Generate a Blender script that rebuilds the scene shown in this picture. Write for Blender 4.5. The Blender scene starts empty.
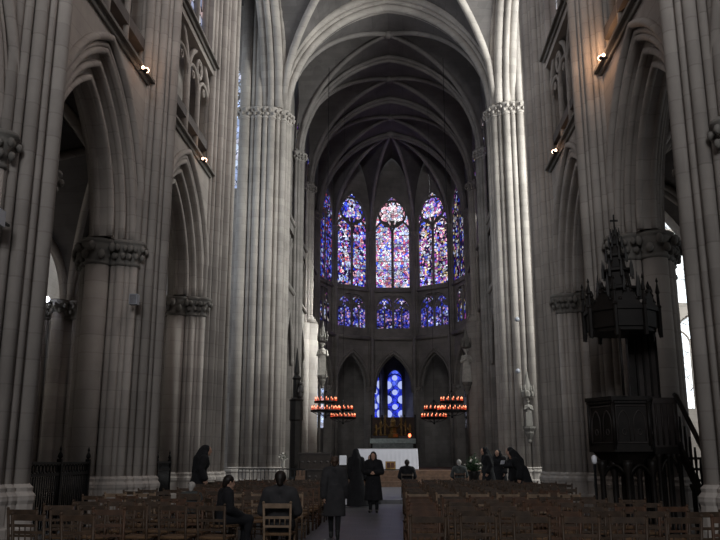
import bpy, math, random
from mathutils import Vector, Matrix
random.seed(7)
PI = math.pi
SC = bpy.context.scene
COL = SC.collection
R = math.radians

# ------------------------------------------------------------------ camera
F = 812.0
pitch = math.atan(190 / F)
yaw = math.atan(40 / F * math.cos(pitch))
CAMH = 1.5
cd = bpy.data.cameras.new('camera')
cam = bpy.data.objects.new('camera', cd)
COL.objects.link(cam)
cd.sensor_width = 36
cd.lens = F * 36 / 720
cd.clip_start = 0.1
cd.clip_end = 400
cam.location = (0, 0, CAMH)
cam.rotation_euler = (PI / 2 + pitch, 0, yaw)
SC.camera = cam

# ------------------------------------------------------------------ mesh builder
class MB:
    def __init__(s):
        s.v = []; s.f = []; s.sm = []
    def add(s, vs, fs, smooth=False):
        o = len(s.v)
        s.v += [tuple(p) for p in vs]
        for f in fs:
            s.f.append([i + o for i in f]); s.sm.append(smooth)
        return s
    def quad(s, *p, smooth=False):
        return s.add(p, [list(range(len(p)))], smooth)
    def box(s, a, b):
        x0, y0, z0 = a; x1, y1, z1 = b
        v = [(x0,y0,z0),(x1,y0,z0),(x1,y1,z0),(x0,y1,z0),(x0,y0,z1),(x1,y0,z1),(x1,y1,z1),(x0,y1,z1)]
        return s.add(v, [[0,3,2,1],[4,5,6,7],[0,1,5,4],[1,2,6,5],[2,3,7,6],[3,0,4,7]])
    def prism(s, poly, z0, z1):
        n = len(poly)
        v = [(x, y, z0) for x, y in poly] + [(x, y, z1) for x, y in poly]
        return s.add(v, [list(range(n))[::-1], list(range(n, 2*n))] + [[i, (i+1) % n, n+(i+1) % n, n+i] for i in range(n)])
    def lathe(s, prof, c=(0,0,0), n=16, sx=1, sy=1, cap=True, smooth=True, rot=0):
        v = []
        for r, z in prof:
            for k in range(n):
                a = 2*PI*k/n + rot
                v.append((c[0]+r*sx*math.cos(a), c[1]+r*sy*math.sin(a), c[2]+z))
        f = []
        for j in range(len(prof)-1):
            for k in range(n):
                k2 = (k+1) % n
                f.append([j*n+k, j*n+k2, (j+1)*n+k2, (j+1)*n+k])
        s.add(v, f, smooth)
        if cap:
            o = len(s.v) - len(v)
            s.f.append([o+k for k in range(n)][::-1]); s.sm.append(False)
            o2 = o + (len(prof)-1)*n
            s.f.append([o2+k for k in range(n)]); s.sm.append(False)
        return s
    def cyl(s, x, y, z0, z1, r, n=14, r2=None):
        return s.lathe([(r, z0), (r if r2 is None else r2, z1)], (x, y, 0), n)
    def ball(s, c, r, n=10, m=6, sc=(1,1,1)):
        prof = [(max(1e-4, r*math.sin(PI*j/m)), -r*math.cos(PI*j/m)) for j in range(m+1)]
        return s.lathe([(p[0], p[1]*sc[2]) for p in prof], c, n, sc[0], sc[1], cap=False)
    def tube(s, pts, r, n=8, closed=False, r2=None):
        pts = [Vector(p) for p in pts]
        N = len(pts); v = []; f = []
        for i, p in enumerate(pts):
            a = pts[(i-1) % N] if (closed or i > 0) else pts[0]
            b = pts[(i+1) % N] if (closed or i < N-1) else pts[-1]
            t = (b - a).normalized()
            if i == 0:
                ref = Vector((0,0,1)) if abs(t.z) < .9 else Vector((1,0,0))
                u = t.cross(ref).normalized()
            else:
                u = (u - t*u.dot(t)).normalized()
            w = t.cross(u)
            rr = r if r2 is None else r + (r2-r)*i/(N-1)
            for k in range(n):
                q = 2*PI*k/n
                v.append(p + (u*math.cos(q) + w*math.sin(q))*rr)
        for i in range(N if closed else N-1):
            j = (i+1) % N
            for k in range(n):
                k2 = (k+1) % n
                f.append([i*n+k, i*n+k2, j*n+k2, j*n+k])
        s.add(v, f, True)
        if not closed:
            o = len(s.v) - len(v)
            s.f.append([o+k for k in range(n)][::-1]); s.sm.append(False)
            s.f.append([o+(N-1)*n+k for k in range(n)]); s.sm.append(False)
        return s
    def loft(s, secs, n=18, cap=True):
        """secs: (cx, cy, z, rx, ry)"""
        v = []; f = []
        for cx, cy, z, rx, ry in secs:
            for k in range(n):
                a = 2*PI*k/n
                v.append((cx+rx*math.cos(a), cy+ry*math.sin(a), z))
        for j in range(len(secs)-1):
            for k in range(n):
                k2 = (k+1) % n
                f.append([j*n+k, j*n+k2, (j+1)*n+k2, (j+1)*n+k])
        s.add(v, f, True)
        if cap:
            o = len(s.v)-len(v)
            s.f.append([o+k for k in range(n)][::-1]); s.sm.append(False)
            o2 = o+(len(secs)-1)*n
            s.f.append([o2+k for k in range(n)]); s.sm.append(False)
        return s
    def map(s, T):
        s.v = [tuple(T(*p)) for p in s.v]; return s
    def mesh(s, name, mat):
        me = bpy.data.meshes.new(name)
        me.from_pydata(s.v, [], s.f)
        me.polygons.foreach_set('use_smooth', s.sm)
        if mat: me.materials.append(mat)
        me.update()
        return me
    def build(s, name, mat, parent=None, loc=None):
        o = bpy.data.objects.new(name, s.mesh(name, mat))
        COL.objects.link(o)
        if parent: o.parent = parent
        if loc: o.location = loc
        return o

def empty(name, loc=(0,0,0), rz=0):
    o = bpy.data.objects.new(name, None); COL.objects.link(o)
    o.empty_display_size = .2
    o.location = loc; o.rotation_euler = (0,0,rz); return o
def tag(o, label=None, cat=None, group=None, kind=None):
    if label: o['label'] = label
    if cat: o['category'] = cat
    if group: o['group'] = group
    if kind: o['kind'] = kind
    return o
def struct(o): o['kind'] = 'structure'; return o

# ------------------------------------------------------------------ materials
def newmat(name):
    m = bpy.data.materials.new(name); m.use_nodes = True
    nt = m.node_tree; nt.nodes.clear()
    out = nt.nodes.new('ShaderNodeOutputMaterial')
    return m, nt, out
def N(nt, t, **kw):
    n = nt.nodes.new(t)
    for k, v in kw.items():
        if k in n.inputs: n.inputs[k].default_value = v
        else: setattr(n, k, v)
    return n
def simple(name, col, rough=.6, metal=0, var=.25, scale=6, bump=0, spec=.3):
    m, nt, out = newmat(name)
    b = N(nt, 'ShaderNodeBsdfPrincipled')
    b.inputs['Roughness'].default_value = rough
    b.inputs['Metallic'].default_value = metal
    b.inputs['Specular IOR Level'].default_value = spec
    g = N(nt, 'ShaderNodeTexCoord')
    no = N(nt, 'ShaderNodeTexNoise'); no.inputs['Scale'].default_value = scale; no.inputs['Detail'].default_value = 5
    nt.links.new(g.outputs['Object'], no.inputs['Vector'])
    r = N(nt, 'ShaderNodeValToRGB')
    r.color_ramp.elements[0].position = .3; r.color_ramp.elements[1].position = .7
    r.color_ramp.elements[0].color = tuple(c*(1-var) for c in col) + (1,)
    r.color_ramp.elements[1].color = tuple(min(1, c*(1+var)) for c in col) + (1,)
    nt.links.new(no.outputs['Fac'], r.inputs['Fac'])
    nt.links.new(r.outputs['Color'], b.inputs['Base Color'])
    if bump:
        bp = N(nt, 'ShaderNodeBump'); bp.inputs['Strength'].default_value = bump; bp.inputs['Distance'].default_value = .02
        nt.links.new(no.outputs['Fac'], bp.inputs['Height']); nt.links.new(bp.outputs['Normal'], b.inputs['Normal'])
    nt.links.new(b.outputs[0], out.inputs[0])
    return m
def stone(name, col, course=.42, joint=.72, stain=.35):
    m, nt, out = newmat(name)
    b = N(nt, 'ShaderNodeBsdfPrincipled')
    b.inputs['Roughness'].default_value = .85
    b.inputs['Specular IOR Level'].default_value = .15
    g = N(nt, 'ShaderNodeNewGeometry')
    sx = N(nt, 'ShaderNodeSeparateXYZ'); nt.links.new(g.outputs['Position'], sx.inputs[0])
    d = N(nt, 'ShaderNodeMath', operation='DIVIDE'); d.inputs[1].default_value = course
    nt.links.new(sx.outputs['Z'], d.inputs[0])
    fr = N(nt, 'ShaderNodeMath', operation='FRACT'); nt.links.new(d.outputs[0], fr.inputs[0])
    fl = N(nt, 'ShaderNodeMath', operation='FLOOR'); nt.links.new(d.outputs[0], fl.inputs[0])
    lt = N(nt, 'ShaderNodeMath', operation='LESS_THAN'); lt.inputs[1].default_value = .06
    nt.links.new(fr.outputs[0], lt.inputs[0])
    # per-course tone: random by course and coarse position
    cb = N(nt, 'ShaderNodeCombineXYZ')
    q = N(nt, 'ShaderNodeMath', operation='MULTIPLY'); q.inputs[1].default_value = 1.1
    q2 = N(nt, 'ShaderNodeMath', operation='MULTIPLY'); q2.inputs[1].default_value = 1.1
    nt.links.new(sx.outputs['X'], q.inputs[0]); nt.links.new(sx.outputs['Y'], q2.inputs[0])
    nt.links.new(q.outputs[0], cb.inputs[0]); nt.links.new(q2.outputs[0], cb.inputs[1]); nt.links.new(fl.outputs[0], cb.inputs[2])
    wn = N(nt, 'ShaderNodeTexVoronoi'); wn.inputs['Scale'].default_value = 1.0
    nt.links.new(cb.outputs[0], wn.inputs['Vector'])
    sep = N(nt, 'ShaderNodeSeparateColor'); nt.links.new(wn.outputs['Color'], sep.inputs[0])
    mr = N(nt, 'ShaderNodeMapRange'); mr.inputs['To Min'].default_value = .9; mr.inputs['To Max'].default_value = 1.07
    nt.links.new(sep.outputs[0], mr.inputs['Value'])
    no = N(nt, 'ShaderNodeTexNoise'); no.inputs['Scale'].default_value = .45; no.inputs['Detail'].default_value = 7; no.inputs['Roughness'].default_value = .6
    nt.links.new(g.outputs['Position'], no.inputs['Vector'])
    mr2 = N(nt, 'ShaderNodeMapRange'); mr2.inputs['From Min'].default_value = .3; mr2.inputs['From Max'].default_value = .7
    mr2.inputs['To Min'].default_value = 1-stain; mr2.inputs['To Max'].default_value = 1.12
    nt.links.new(no.outputs['Fac'], mr2.inputs['Value'])
    mu = N(nt, 'ShaderNodeMath', operation='MULTIPLY'); nt.links.new(mr.outputs[0], mu.inputs[0]); nt.links.new(mr2.outputs[0], mu.inputs[1])
    jm = N(nt, 'ShaderNodeMapRange'); jm.inputs['To Min'].default_value = 1; jm.inputs['To Max'].default_value = joint
    nt.links.new(lt.outputs[0], jm.inputs['Value'])
    mu2 = N(nt, 'ShaderNodeMath', operation='MULTIPLY'); nt.links.new(mu.outputs[0], mu2.inputs[0]); nt.links.new(jm.outputs[0], mu2.inputs[1])
    vm = N(nt, 'ShaderNodeVectorMath', operation='SCALE'); vm.inputs[0].default_value = col
    nt.links.new(mu2.outputs[0], vm.inputs['Scale'])
    nt.links.new(vm.outputs[0], b.inputs['Base Color'])
    nt.links.new(b.outputs[0], out.inputs[0])
    return m
def glass(name, cols, strength, scale=3.2, seed=0.0, lead=.06):
    m, nt, out = newmat(name)
    g = N(nt, 'ShaderNodeNewGeometry')
    ad = N(nt, 'ShaderNodeVectorMath', operation='ADD'); ad.inputs[1].default_value = (seed, seed*2.3, seed*.7)
    nt.links.new(g.outputs['Position'], ad.inputs[0])
    vo = N(nt, 'ShaderNodeTexVoronoi'); vo.inputs['Scale'].default_value = scale
    nt.links.new(ad.outputs[0], vo.inputs['Vector'])
    sp = N(nt, 'ShaderNodeSeparateColor'); nt.links.new(vo.outputs['Color'], sp.inputs[0])
    cr = N(nt, 'ShaderNodeValToRGB'); cr.color_ramp.interpolation = 'CONSTANT'
    els = cr.color_ramp.elements
    els[0].position = 0; els[0].color = cols[0] + (1,)
    els[1].position = 1/len(cols); els[1].color = cols[1] + (1,)
    for i, c in enumerate(cols[2:]):
        e = els.new((i+2)/len(cols)); e.color = c + (1,)
    nt.links.new(sp.outputs[0], cr.inputs['Fac'])
    ve = N(nt, 'ShaderNodeTexVoronoi', feature='DISTANCE_TO_EDGE'); ve.inputs['Scale'].default_value = scale
    nt.links.new(ad.outputs[0], ve.inputs['Vector'])
    ge = N(nt, 'ShaderNodeMath', operation='GREATER_THAN'); ge.inputs[1].default_value = lead
    nt.links.new(ve.outputs['Distance'], ge.inputs[0])
    mr = N(nt, 'ShaderNodeMapRange'); mr.inputs['To Min'].default_value = .6; mr.inputs['To Max'].default_value = 1.4
    nt.links.new(sp.outputs[1], mr.inputs['Value'])
    m1 = N(nt, 'ShaderNodeMath', operation='MULTIPLY'); nt.links.new(ge.outputs[0], m1.inputs[0]); nt.links.new(mr.outputs[0], m1.inputs[1])
    nz = N(nt, 'ShaderNodeTexNoise'); nz.inputs['Scale'].default_value = 1.3; nz.inputs['Detail'].default_value = 3
    nt.links.new(ad.outputs[0], nz.inputs['Vector'])
    mz = N(nt, 'ShaderNodeMapRange'); mz.inputs['From Min'].default_value = .35; mz.inputs['From Max'].default_value = .65
    mz.inputs['To Min'].default_value = .55*strength; mz.inputs['To Max'].default_value = 1.45*strength
    nt.links.new(nz.outputs['Fac'], mz.inputs['Value'])
    m2 = N(nt, 'ShaderNodeMath', operation='MULTIPLY'); nt.links.new(mz.outputs[0], m2.inputs[1]); nt.links.new(m1.outputs[0], m2.inputs[0])
    em = N(nt, 'ShaderNodeEmission')
    nt.links.new(cr.outputs[0], em.inputs['Color']); nt.links.new(m2.outputs[0], em.inputs['Strength'])
    nt.links.new(em.outputs[0], out.inputs[0])
    return m
def emit(name, col, s):
    m, nt, out = newmat(name)
    e = N(nt, 'ShaderNodeEmission'); e.inputs[0].default_value = col + (1,); e.inputs[1].default_value = s
    nt.links.new(e.outputs[0], out.inputs[0]); return m

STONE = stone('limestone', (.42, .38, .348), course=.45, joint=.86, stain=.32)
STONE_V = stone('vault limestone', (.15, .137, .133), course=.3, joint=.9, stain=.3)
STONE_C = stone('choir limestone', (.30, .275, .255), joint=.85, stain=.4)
STONE_CAP = stone('carved limestone', (.24, .225, .205), course=3.0, joint=1, stain=.5)
STONE_R = stone('rib limestone', (.23, .21, .198), joint=.9, stain=.3)
STATUE = simple('statue stone', (.45, .42, .38), .8, var=.2)
IRON = simple('black iron', (.012, .012, .013), .5, .6)
WOOD = simple('chair wood', (.052, .033, .021), .5, var=.4, scale=9)
WOOD_P = simple('pale chair wood', (.19, .13, .085), .45, var=.25, scale=9)
RUSH = simple('rush', (.125, .072, .038), .8, var=.35, scale=25, bump=.3)
OAK = simple('dark carved oak', (.009, .007, .006), .5, var=.5, scale=5, spec=.2)
OAK_L = simple('worn oak', (.035, .028, .026), .5, var=.3, scale=5)
STALL = simple('stall oak', (.02, .014, .011), .5, var=.4)
CLOTHW = simple('white linen', (.62, .62, .68), .8, var=.04, scale=2)
GOLD = simple('gilding', (.20, .125, .045), .4, .7, var=.5, scale=8)
BLACK = simple('black cloth', (.010, .010, .012), .9, var=.3)
CHAR = simple('charcoal wool', (.028, .027, .029), .9, var=.3)
GREYC = simple('grey cloth', (.05, .055, .055), .9, var=.3)
SKIN = simple('skin', (.42, .25, .18), .6, var=.08)
HAIR = simple('dark hair', (.012, .008, .006), .5, var=.4, scale=30)
HAIRB = simple('brown hair', (.05, .03, .02), .5, var=.4, scale=30)
HAIRW = simple('white hair', (.35, .33, .31), .6, var=.2, scale=30)
SHOE = simple('black leather', (.01, .01, .01), .35)
PAPER = simple('white paper', (.8, .8, .85), .8, var=.03)
GREEN = simple('leaf green', (.035, .07, .03), .7, var=.5, scale=20)
PETAL = simple('pale petals', (.6, .55, .5), .8, var=.2)
STEPW = simple('step wood', (.12, .07, .045), .5, var=.3)
GREYP = simple('grey paint', (.35, .36, .4), .5, var=.1)
MARBLE = simple('grey marble', (.14, .17, .17), .4, var=.3)

def floor_mat():
    m, nt, out = newmat('floor slabs')
    b = N(nt, 'ShaderNodeBsdfPrincipled'); b.inputs['Roughness'].default_value = .42
    g = N(nt, 'ShaderNodeNewGeometry')
    br = N(nt, 'ShaderNodeTexBrick'); br.inputs['Scale'].default_value = 1.6
    br.inputs['Color1'].default_value = (.095, .092, .1, 1); br.inputs['Color2'].default_value = (.065, .064, .072, 1)
    br.inputs['Mortar'].default_value = (.035, .035, .038, 1); br.inputs['Mortar Size'].default_value = .012
    br.inputs['Brick Width'].default_value = .8; br.inputs['Row Height'].default_value = .8
    nt.links.new(g.outputs['Position'], br.inputs['Vector'])
    nt.links.new(br.outputs['Color'], b.inputs['Base Color'])
    nt.links.new(b.outputs[0], out.inputs[0]); return m
FLOOR = floor_mat()

BL=(.03,.05,.75); BL2=(.10,.16,.95); VI=(.35,.2,.8); WH=(.95,.92,1); RD=(.75,.05,.08); PK=(.95,.5,.62); LB=(.55,.65,1); PU=(.45,.1,.4); DK=(.03,.02,.08); YE=(.8,.6,.3)
G_C = glass('bright stained glass', [LB,WH,PK,WH,(.8,.2,.3),VI,LB,WH,BL2,PK,LB,PU], 1.15, 4.8, .3)
G_L = glass('blue red stained glass', [BL2,LB,(.7,.15,.2),WH,DK,VI,LB,PU,PK,BL,DK,LB,DK], 1.0, 4.8, 4.1)
G_R = glass('violet stained glass', [WH,BL2,PU,LB,DK,VI,PU,PK,WH,YE,DK,LB,DK], 1.05, 4.8, 7.7)
G_O = glass('deep blue stained glass', [BL,(.08,.12,.6),LB,DK,BL2,VI,DK,(.5,.08,.1),DK], .65, 4.8, 2.2)
G_O2 = glass('dark stained glass', [DK,LB,DK,BL,WH,PU,DK,YE,DK], .5, 4.2, 5.2)
G_RC = glass('rose glass pink', [WH,PK,(1,.7,.8),WH,LB,(.9,.35,.5)], 1.25, 4.0, 3.3)
G_RL = glass('rose glass blue', [LB,BL2,WH,VI,LB,BL,PK], 1.0, 4.0, 8.3)
G_RR = glass('rose glass violet', [PK,VI,WH,LB,PU,BL2,PK], 1.0, 4.0, 9.3)
G_TW = emit('white trefoil glass', (.85,.8,1), 1.1)
G_T = glass('triforium stained glass', [(.04,.05,.5),(.1,.13,.7),(.25,.16,.6),DK,LB,(.04,.05,.5),DK,(.2,.2,.75),(.6,.35,.6)], .75, 5.5, 1.5)
G_CH = glass('chapel blue glass', [BL,BL2,BL,(.02,.04,.5)], .8, 2.5, 6.0, lead=.03)
G_CW = emit('chapel white medallion glass', (.5,.58,1), .9)
G_DAY = glass('plain daylight glass', [(.9,.97,1),(.95,1,1),(.85,.93,1)], 2.2, 2.2, 1, lead=.02)
G_DAYB = glass('bluish daylight glass', [(.6,.72,1),(.68,.8,1),(.5,.62,.95),(.7,.72,.9)], .9, 2.6, 2, lead=.03)
G_DIM = glass('dim grisaille glass', [(.3,.3,.35),(.25,.25,.3),(.2,.2,.3)], .25, 3)
G_NAVE = glass('clerestory glass', [(.7,.75,.9),(.8,.8,.85),(.5,.55,.8),(.8,.6,.6)], .6, 3)

# ------------------------------------------------------------------ gothic helpers
def arch(a, h, zs, n=14):
    """pointed arch from (-a,zs) over the apex to (a,zs)"""
    Rr = (a*a + h*h)/(2*a)
    c = -a + Rr
    te = math.acos(max(-1, min(1, (0-c)/Rr)))
    L = [(c + Rr*math.cos(PI+(te-PI)*i/n), zs + Rr*math.sin(PI+(te-PI)*i/n)) for i in range(n+1)]
    return L + [(-x, z) for x, z in L[-2::-1]]
def panel(mb, u0, u1, zb, zt, uc, a, sill, zs, h, w0, w1, reveal=True, n=12):
    """wall panel of thickness w0..w1 with one pointed opening"""
    A = arch(a, h, zs, n)
    A = [(uc+x, z) for x, z in A]
    for w in (w0, w1):
        P = lambda u, z: (u, w, z)
        if sill > zb: mb.quad(P(u0,zb), P(u1,zb), P(u1,sill), P(u0,sill))
        mb.quad(P(u0,sill), P(uc-a,sill), P(uc-a,zs), P(u0,zs))
        mb.quad(P(uc+a,sill), P(u1,sill), P(u1,zs), P(uc+a,zs))
        mb.quad(P(u0,zs), P(uc-a,zs), P(uc-a,zt), P(u0,zt))
        mb.quad(P(uc+a,zs), P(u1,zs), P(u1,zt), P(uc+a,zt))
        for (x0,z0),(x1,z1) in zip(A, A[1:]):
            mb.quad(P(x0,z0), P(x1,z1), P(x1,zt), P(x0,zt))
    if reveal:
        B = [(uc-a, sill)] + A + [(uc+a, sill)]
        for (x0,z0),(x1,z1) in zip(B, B[1:]):
            mb.quad((x0,w0,z0),(x0,w1,z0),(x1,w1,z1),(x1,w0,z1))
        if sill > zb: mb.quad((uc-a,w0,sill),(uc+a,w0,sill),(uc+a,w1,sill),(uc-a,w1,sill))
def ring(mb, uc, a1, h1, a0, h0, zs, w0, w1, n=14):
    """one order of an arch: annulus between two arch curves with thickness"""
    O = [(uc+x, z) for x, z in arch(a1, h1, zs, n)]; I = [(uc+x, z) for x, z in arch(a0, h0, zs, n)]
    for k in range(len(O)-1):
        for w in (w0, w1):
            mb.quad((O[k][0],w,O[k][1]),(O[k+1][0],w,O[k+1][1]),(I[k+1][0],w,I[k+1][1]),(I[k][0],w,I[k][1]))
        mb.quad((I[k][0],w0,I[k][1]),(I[k+1][0],w0,I[k+1][1]),(I[k+1][0],w1,I[k+1][1]),(I[k][0],w1,I[k][1]))
def arch_tube(mb, uc, a, h, zs, w, r, n=14, foot=None, seg=8):
    A = [(uc+x, w, z) for x, z in arch(a, h, zs, n)]
    if foot is not None: A = [(uc-a, w, foot)] + A + [(uc+a, w, foot)]
    mb.tube(A, r, seg)

def window(name, T, uc, a, sill, zs, h, gmat, w=0.0, lights=2, foils=6, bar=.1, frame_mat=None, rose=True, grid=None, rose_mat=None):
    """glazed pointed window: pane sheet plus stone tracery in front; T maps (u,w,z) to world"""
    root = struct(empty(name, T(uc, w, sill)))
    inv = Matrix.Translation(root.location).inverted()
    def TT(u, ww, z): return inv @ Vector(T(u, ww, z))
    A = [(uc+x, z) for x, z in arch(a, h, zs, 12)]
    g = MB(); B = [(uc-a, sill)] + A + [(uc+a, sill)]
    g.add([(x, w, z) for x, z in B] , [list(range(len(B)))])
    g.map(TT).build('pane', gmat, root)
    if rose_mat:
        rr_ = a*.74; zc_ = zs+h-rr_-a*.34
        g = MB(); g.add([(uc+rr_*math.cos(q*PI/14), w+.015, zc_+rr_*math.sin(q*PI/14)) for q in range(28)], [list(range(28))])
        g.map(TT).build('rose_pane', rose_mat, root)
    t = MB(); wf = w + bar*.9
    arch_tube(t, uc, a-bar*.3, h-bar*.3, zs, wf, bar*1.2, foot=sill)
    al = a/lights
    zl = zs - (al*.35 if rose else 0); hl = al*1.45
    if not rose: zl = zs; hl = min(h*.8, al*1.6)
    tip = zl + hl
    for i in range(lights):
        c = uc - a + al*(2*i+1)
        arch_tube(t, c, al-bar*.2, hl, zl-hl*.35, wf, bar*.8, foot=sill, n=8, seg=6)
    for i in range(1, lights):
        c = uc - a + 2*al*i
        t.tube([(c, wf, sill), (c, wf, zl)], bar, 8)
    if rose:
        r = a*.74
        zc = zs + h - r - a*.34
        t.tube([(uc+r*math.cos(q*PI/14), wf, zc+r*math.sin(q*PI/14)) for q in range(28)], bar*.8, 6, closed=True)
        rp = r*.60; cr = r*.34
        for k in range(foils):
            q0 = 2*PI*k/foils + PI/2
            pts = []
            for j in range(9):
                q = q0 - PI*.55 + PI*1.1*j/8
                pts.append((uc+rp*math.cos(q0)+cr*math.cos(q), wf, zc+rp*math.sin(q0)+cr*math.sin(q)))
            t.tube(pts, bar*.5, 5)
        # solid spandrel between the lights under the rose
        t.add([(uc-al*.30, wf-.02, tip-hl*.35+.12), (uc, wf-.02, zl-hl*.35+hl*.35), (uc+al*.30, wf-.02, tip-hl*.35+.12)], [[0,1,2]])
    for zz in (grid or []):
        t.tube([(uc-a, w+bar*.3, zz), (uc+a, w+bar*.3, zz)], bar*.22, 4)
    t.map(TT).build('tracery', frame_mat or STONE_C, root)
    return root

# ------------------------------------------------------------------ plan
AX = -0.65                     # nave axis
CX = -0.50                     # choir axis
PIERS = [6.4, 13.6, 20.8, 28.2]
Z_CAP, Z_STR, Z_STR2 = 6.95, 11.4, 15.6
NTOP = 29.0
PR = 6.7                       # pier centre from the axis

# floors
struct(MB().box((-30, -24, -.3), (30, 110, 0)).build('floor', FLOOR))
struct(MB().box((-8, 29.6, 0), (7, 43.4, .14)).build('floor.001', FLOOR))
st = MB()
for i in range(3):
    st.box((-5.5, 43.4+.4*i, .0), (4.7, 70, .14+.27*(i+1)))
struct(st.build('floor.002', STEPW))

# ---- nave piers
SH_NAVE = [(1.06, 0, .16)] + [q for g in (1, -1) for q in ((.97, .27*g, .085), (.87, .47*g, .125), (.73, .66*g, .085), (.58, .80*g, .125))]
SH_ARCH = [q for g in (1, -1) for q in ((-.26, 1.10*g, .30), (.13, 1.02*g, .085), (.30, 1.03*g, .115), (.46, .97*g, .07), (.60, .90*g, .10), (-.62, .92*g, .10), (-.74, .74*g, .09), (-.84, .42*g, .13))] + [(-.88, 0, .22)]
ORD = ['first', 'second', 'third', 'fourth', 'fifth', 'sixth', 'seventh', 'eighth', 'ninth', 'tenth', 'eleventh', 'twelfth', 'thirteenth', 'fourteenth', 'fifteenth', 'sixteenth', 'seventeenth', 'eighteenth', 'nineteenth', 'twentieth', 'twenty-first', 'twenty-second']
def base_of(mb, x, y, r, f=1.0):
    mb.lathe([(r+.20*f, 0), (r+.20*f, .42), (r+.13*f, .48), (r+.13*f, .80), (r+.17*f, .86), (r+.17*f, .93), (r+.05, 1.0), (r+.10*f, 1.06), (r, 1.12)], (x, y, 0), 12, smooth=False)
def capital(mb, x, y, r, z0=6.35, z1=6.95):
    h = z1-z0
    mb.lathe([(r, z0-.06), (r+.05, z0-.03), (r+.05, z0+.02), (r+.02, z0+.05), (r+.05, z0+h*.45), (r+.16, z0+h*.74), (r+.12, z0+h*.78), (r+.2, z0+h*.82), (r+.2, z0+h*.94), (r+.14, z1)], (x, y, 0), 14)
    n = max(6, int(r*22))
    for k in range(n):
        for row, (dz, dr) in enumerate(((.30, .11), (.62, .19))):
            q = 2*PI*(k+.5*row)/n
            mb.ball((x+(r+dr)*math.cos(q), y+(r+dr)*math.sin(q), z0+h*dz), min(.095, .05+r*.15), 6, 4, (1, 1, 1.35))
def pier(side, idx, y, extra=(), label=''):
    """side -1 left, +1 right"""
    root = struct(empty('pillar', (AX+side*PR, y, 0)))
    T = lambda u, v: (-side*u, v)
    sh = MB(); cp = MB(); bs = MB()
    core = [(-.5,-.86),(.5,-.86),(.74,-.42),(.84,-.12),(.84,.12),(.74,.42),(.5,.86),(-.5,.86),(-.82,.3),(-.82,-.3)]
    sh.prism([T(*p) for p in core], 0, Z_CAP-.1)
    bs.prism([T(p[0]*1.12, p[1]*1.12) for p in core], 0, .95)
    for u, v, r in list(SH_NAVE)+[e for e in extra]:
        x, yy = T(u, v); sh.cyl(x, yy, 0, NTOP, r, 14); base_of(bs, x, yy, r, .62)
    for u, v, r in SH_ARCH:
        x, yy = T(u, v); sh.cyl(x, yy, 0, 6.5, r, 20); base_of(bs, x, yy, r, .62); capital(cp, x, yy, r)
    # fillets behind the nave shafts up to the vault
    sh.prism([T(.40,-.78), T(.52,-.7), T(.78,-.3), T(.84,-.12), T(.84,.12), T(.78,.3), T(.52,.7), T(.40,.78)], Z_CAP-.1, NTOP)
    sh.build('shaft', STONE, root); cp.build('capital', STONE_CAP, root); bs.build('base', STONE, root)
    return root
X3 = [(.95, 1.15, .17), (.72, .95, .14), (.88, 1.5, .17), (.70, 1.9, .15), (.45, 2.2, .25), (0, 2.2, .3)]
for side in (-1, 1):
    for i, y in enumerate(PIERS):
        pier(side, i, y, X3 if i == 3 else ())
    # masonry core of the crossing pier above the capitals
    bx = MB(); xc = AX+side*PR
    bx.box((xc-.6, PIERS[3]-.4, 0), (xc+.6, PIERS[3]+2.2, NTOP))
    struct(bx.build('pillar', STONE))

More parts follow.
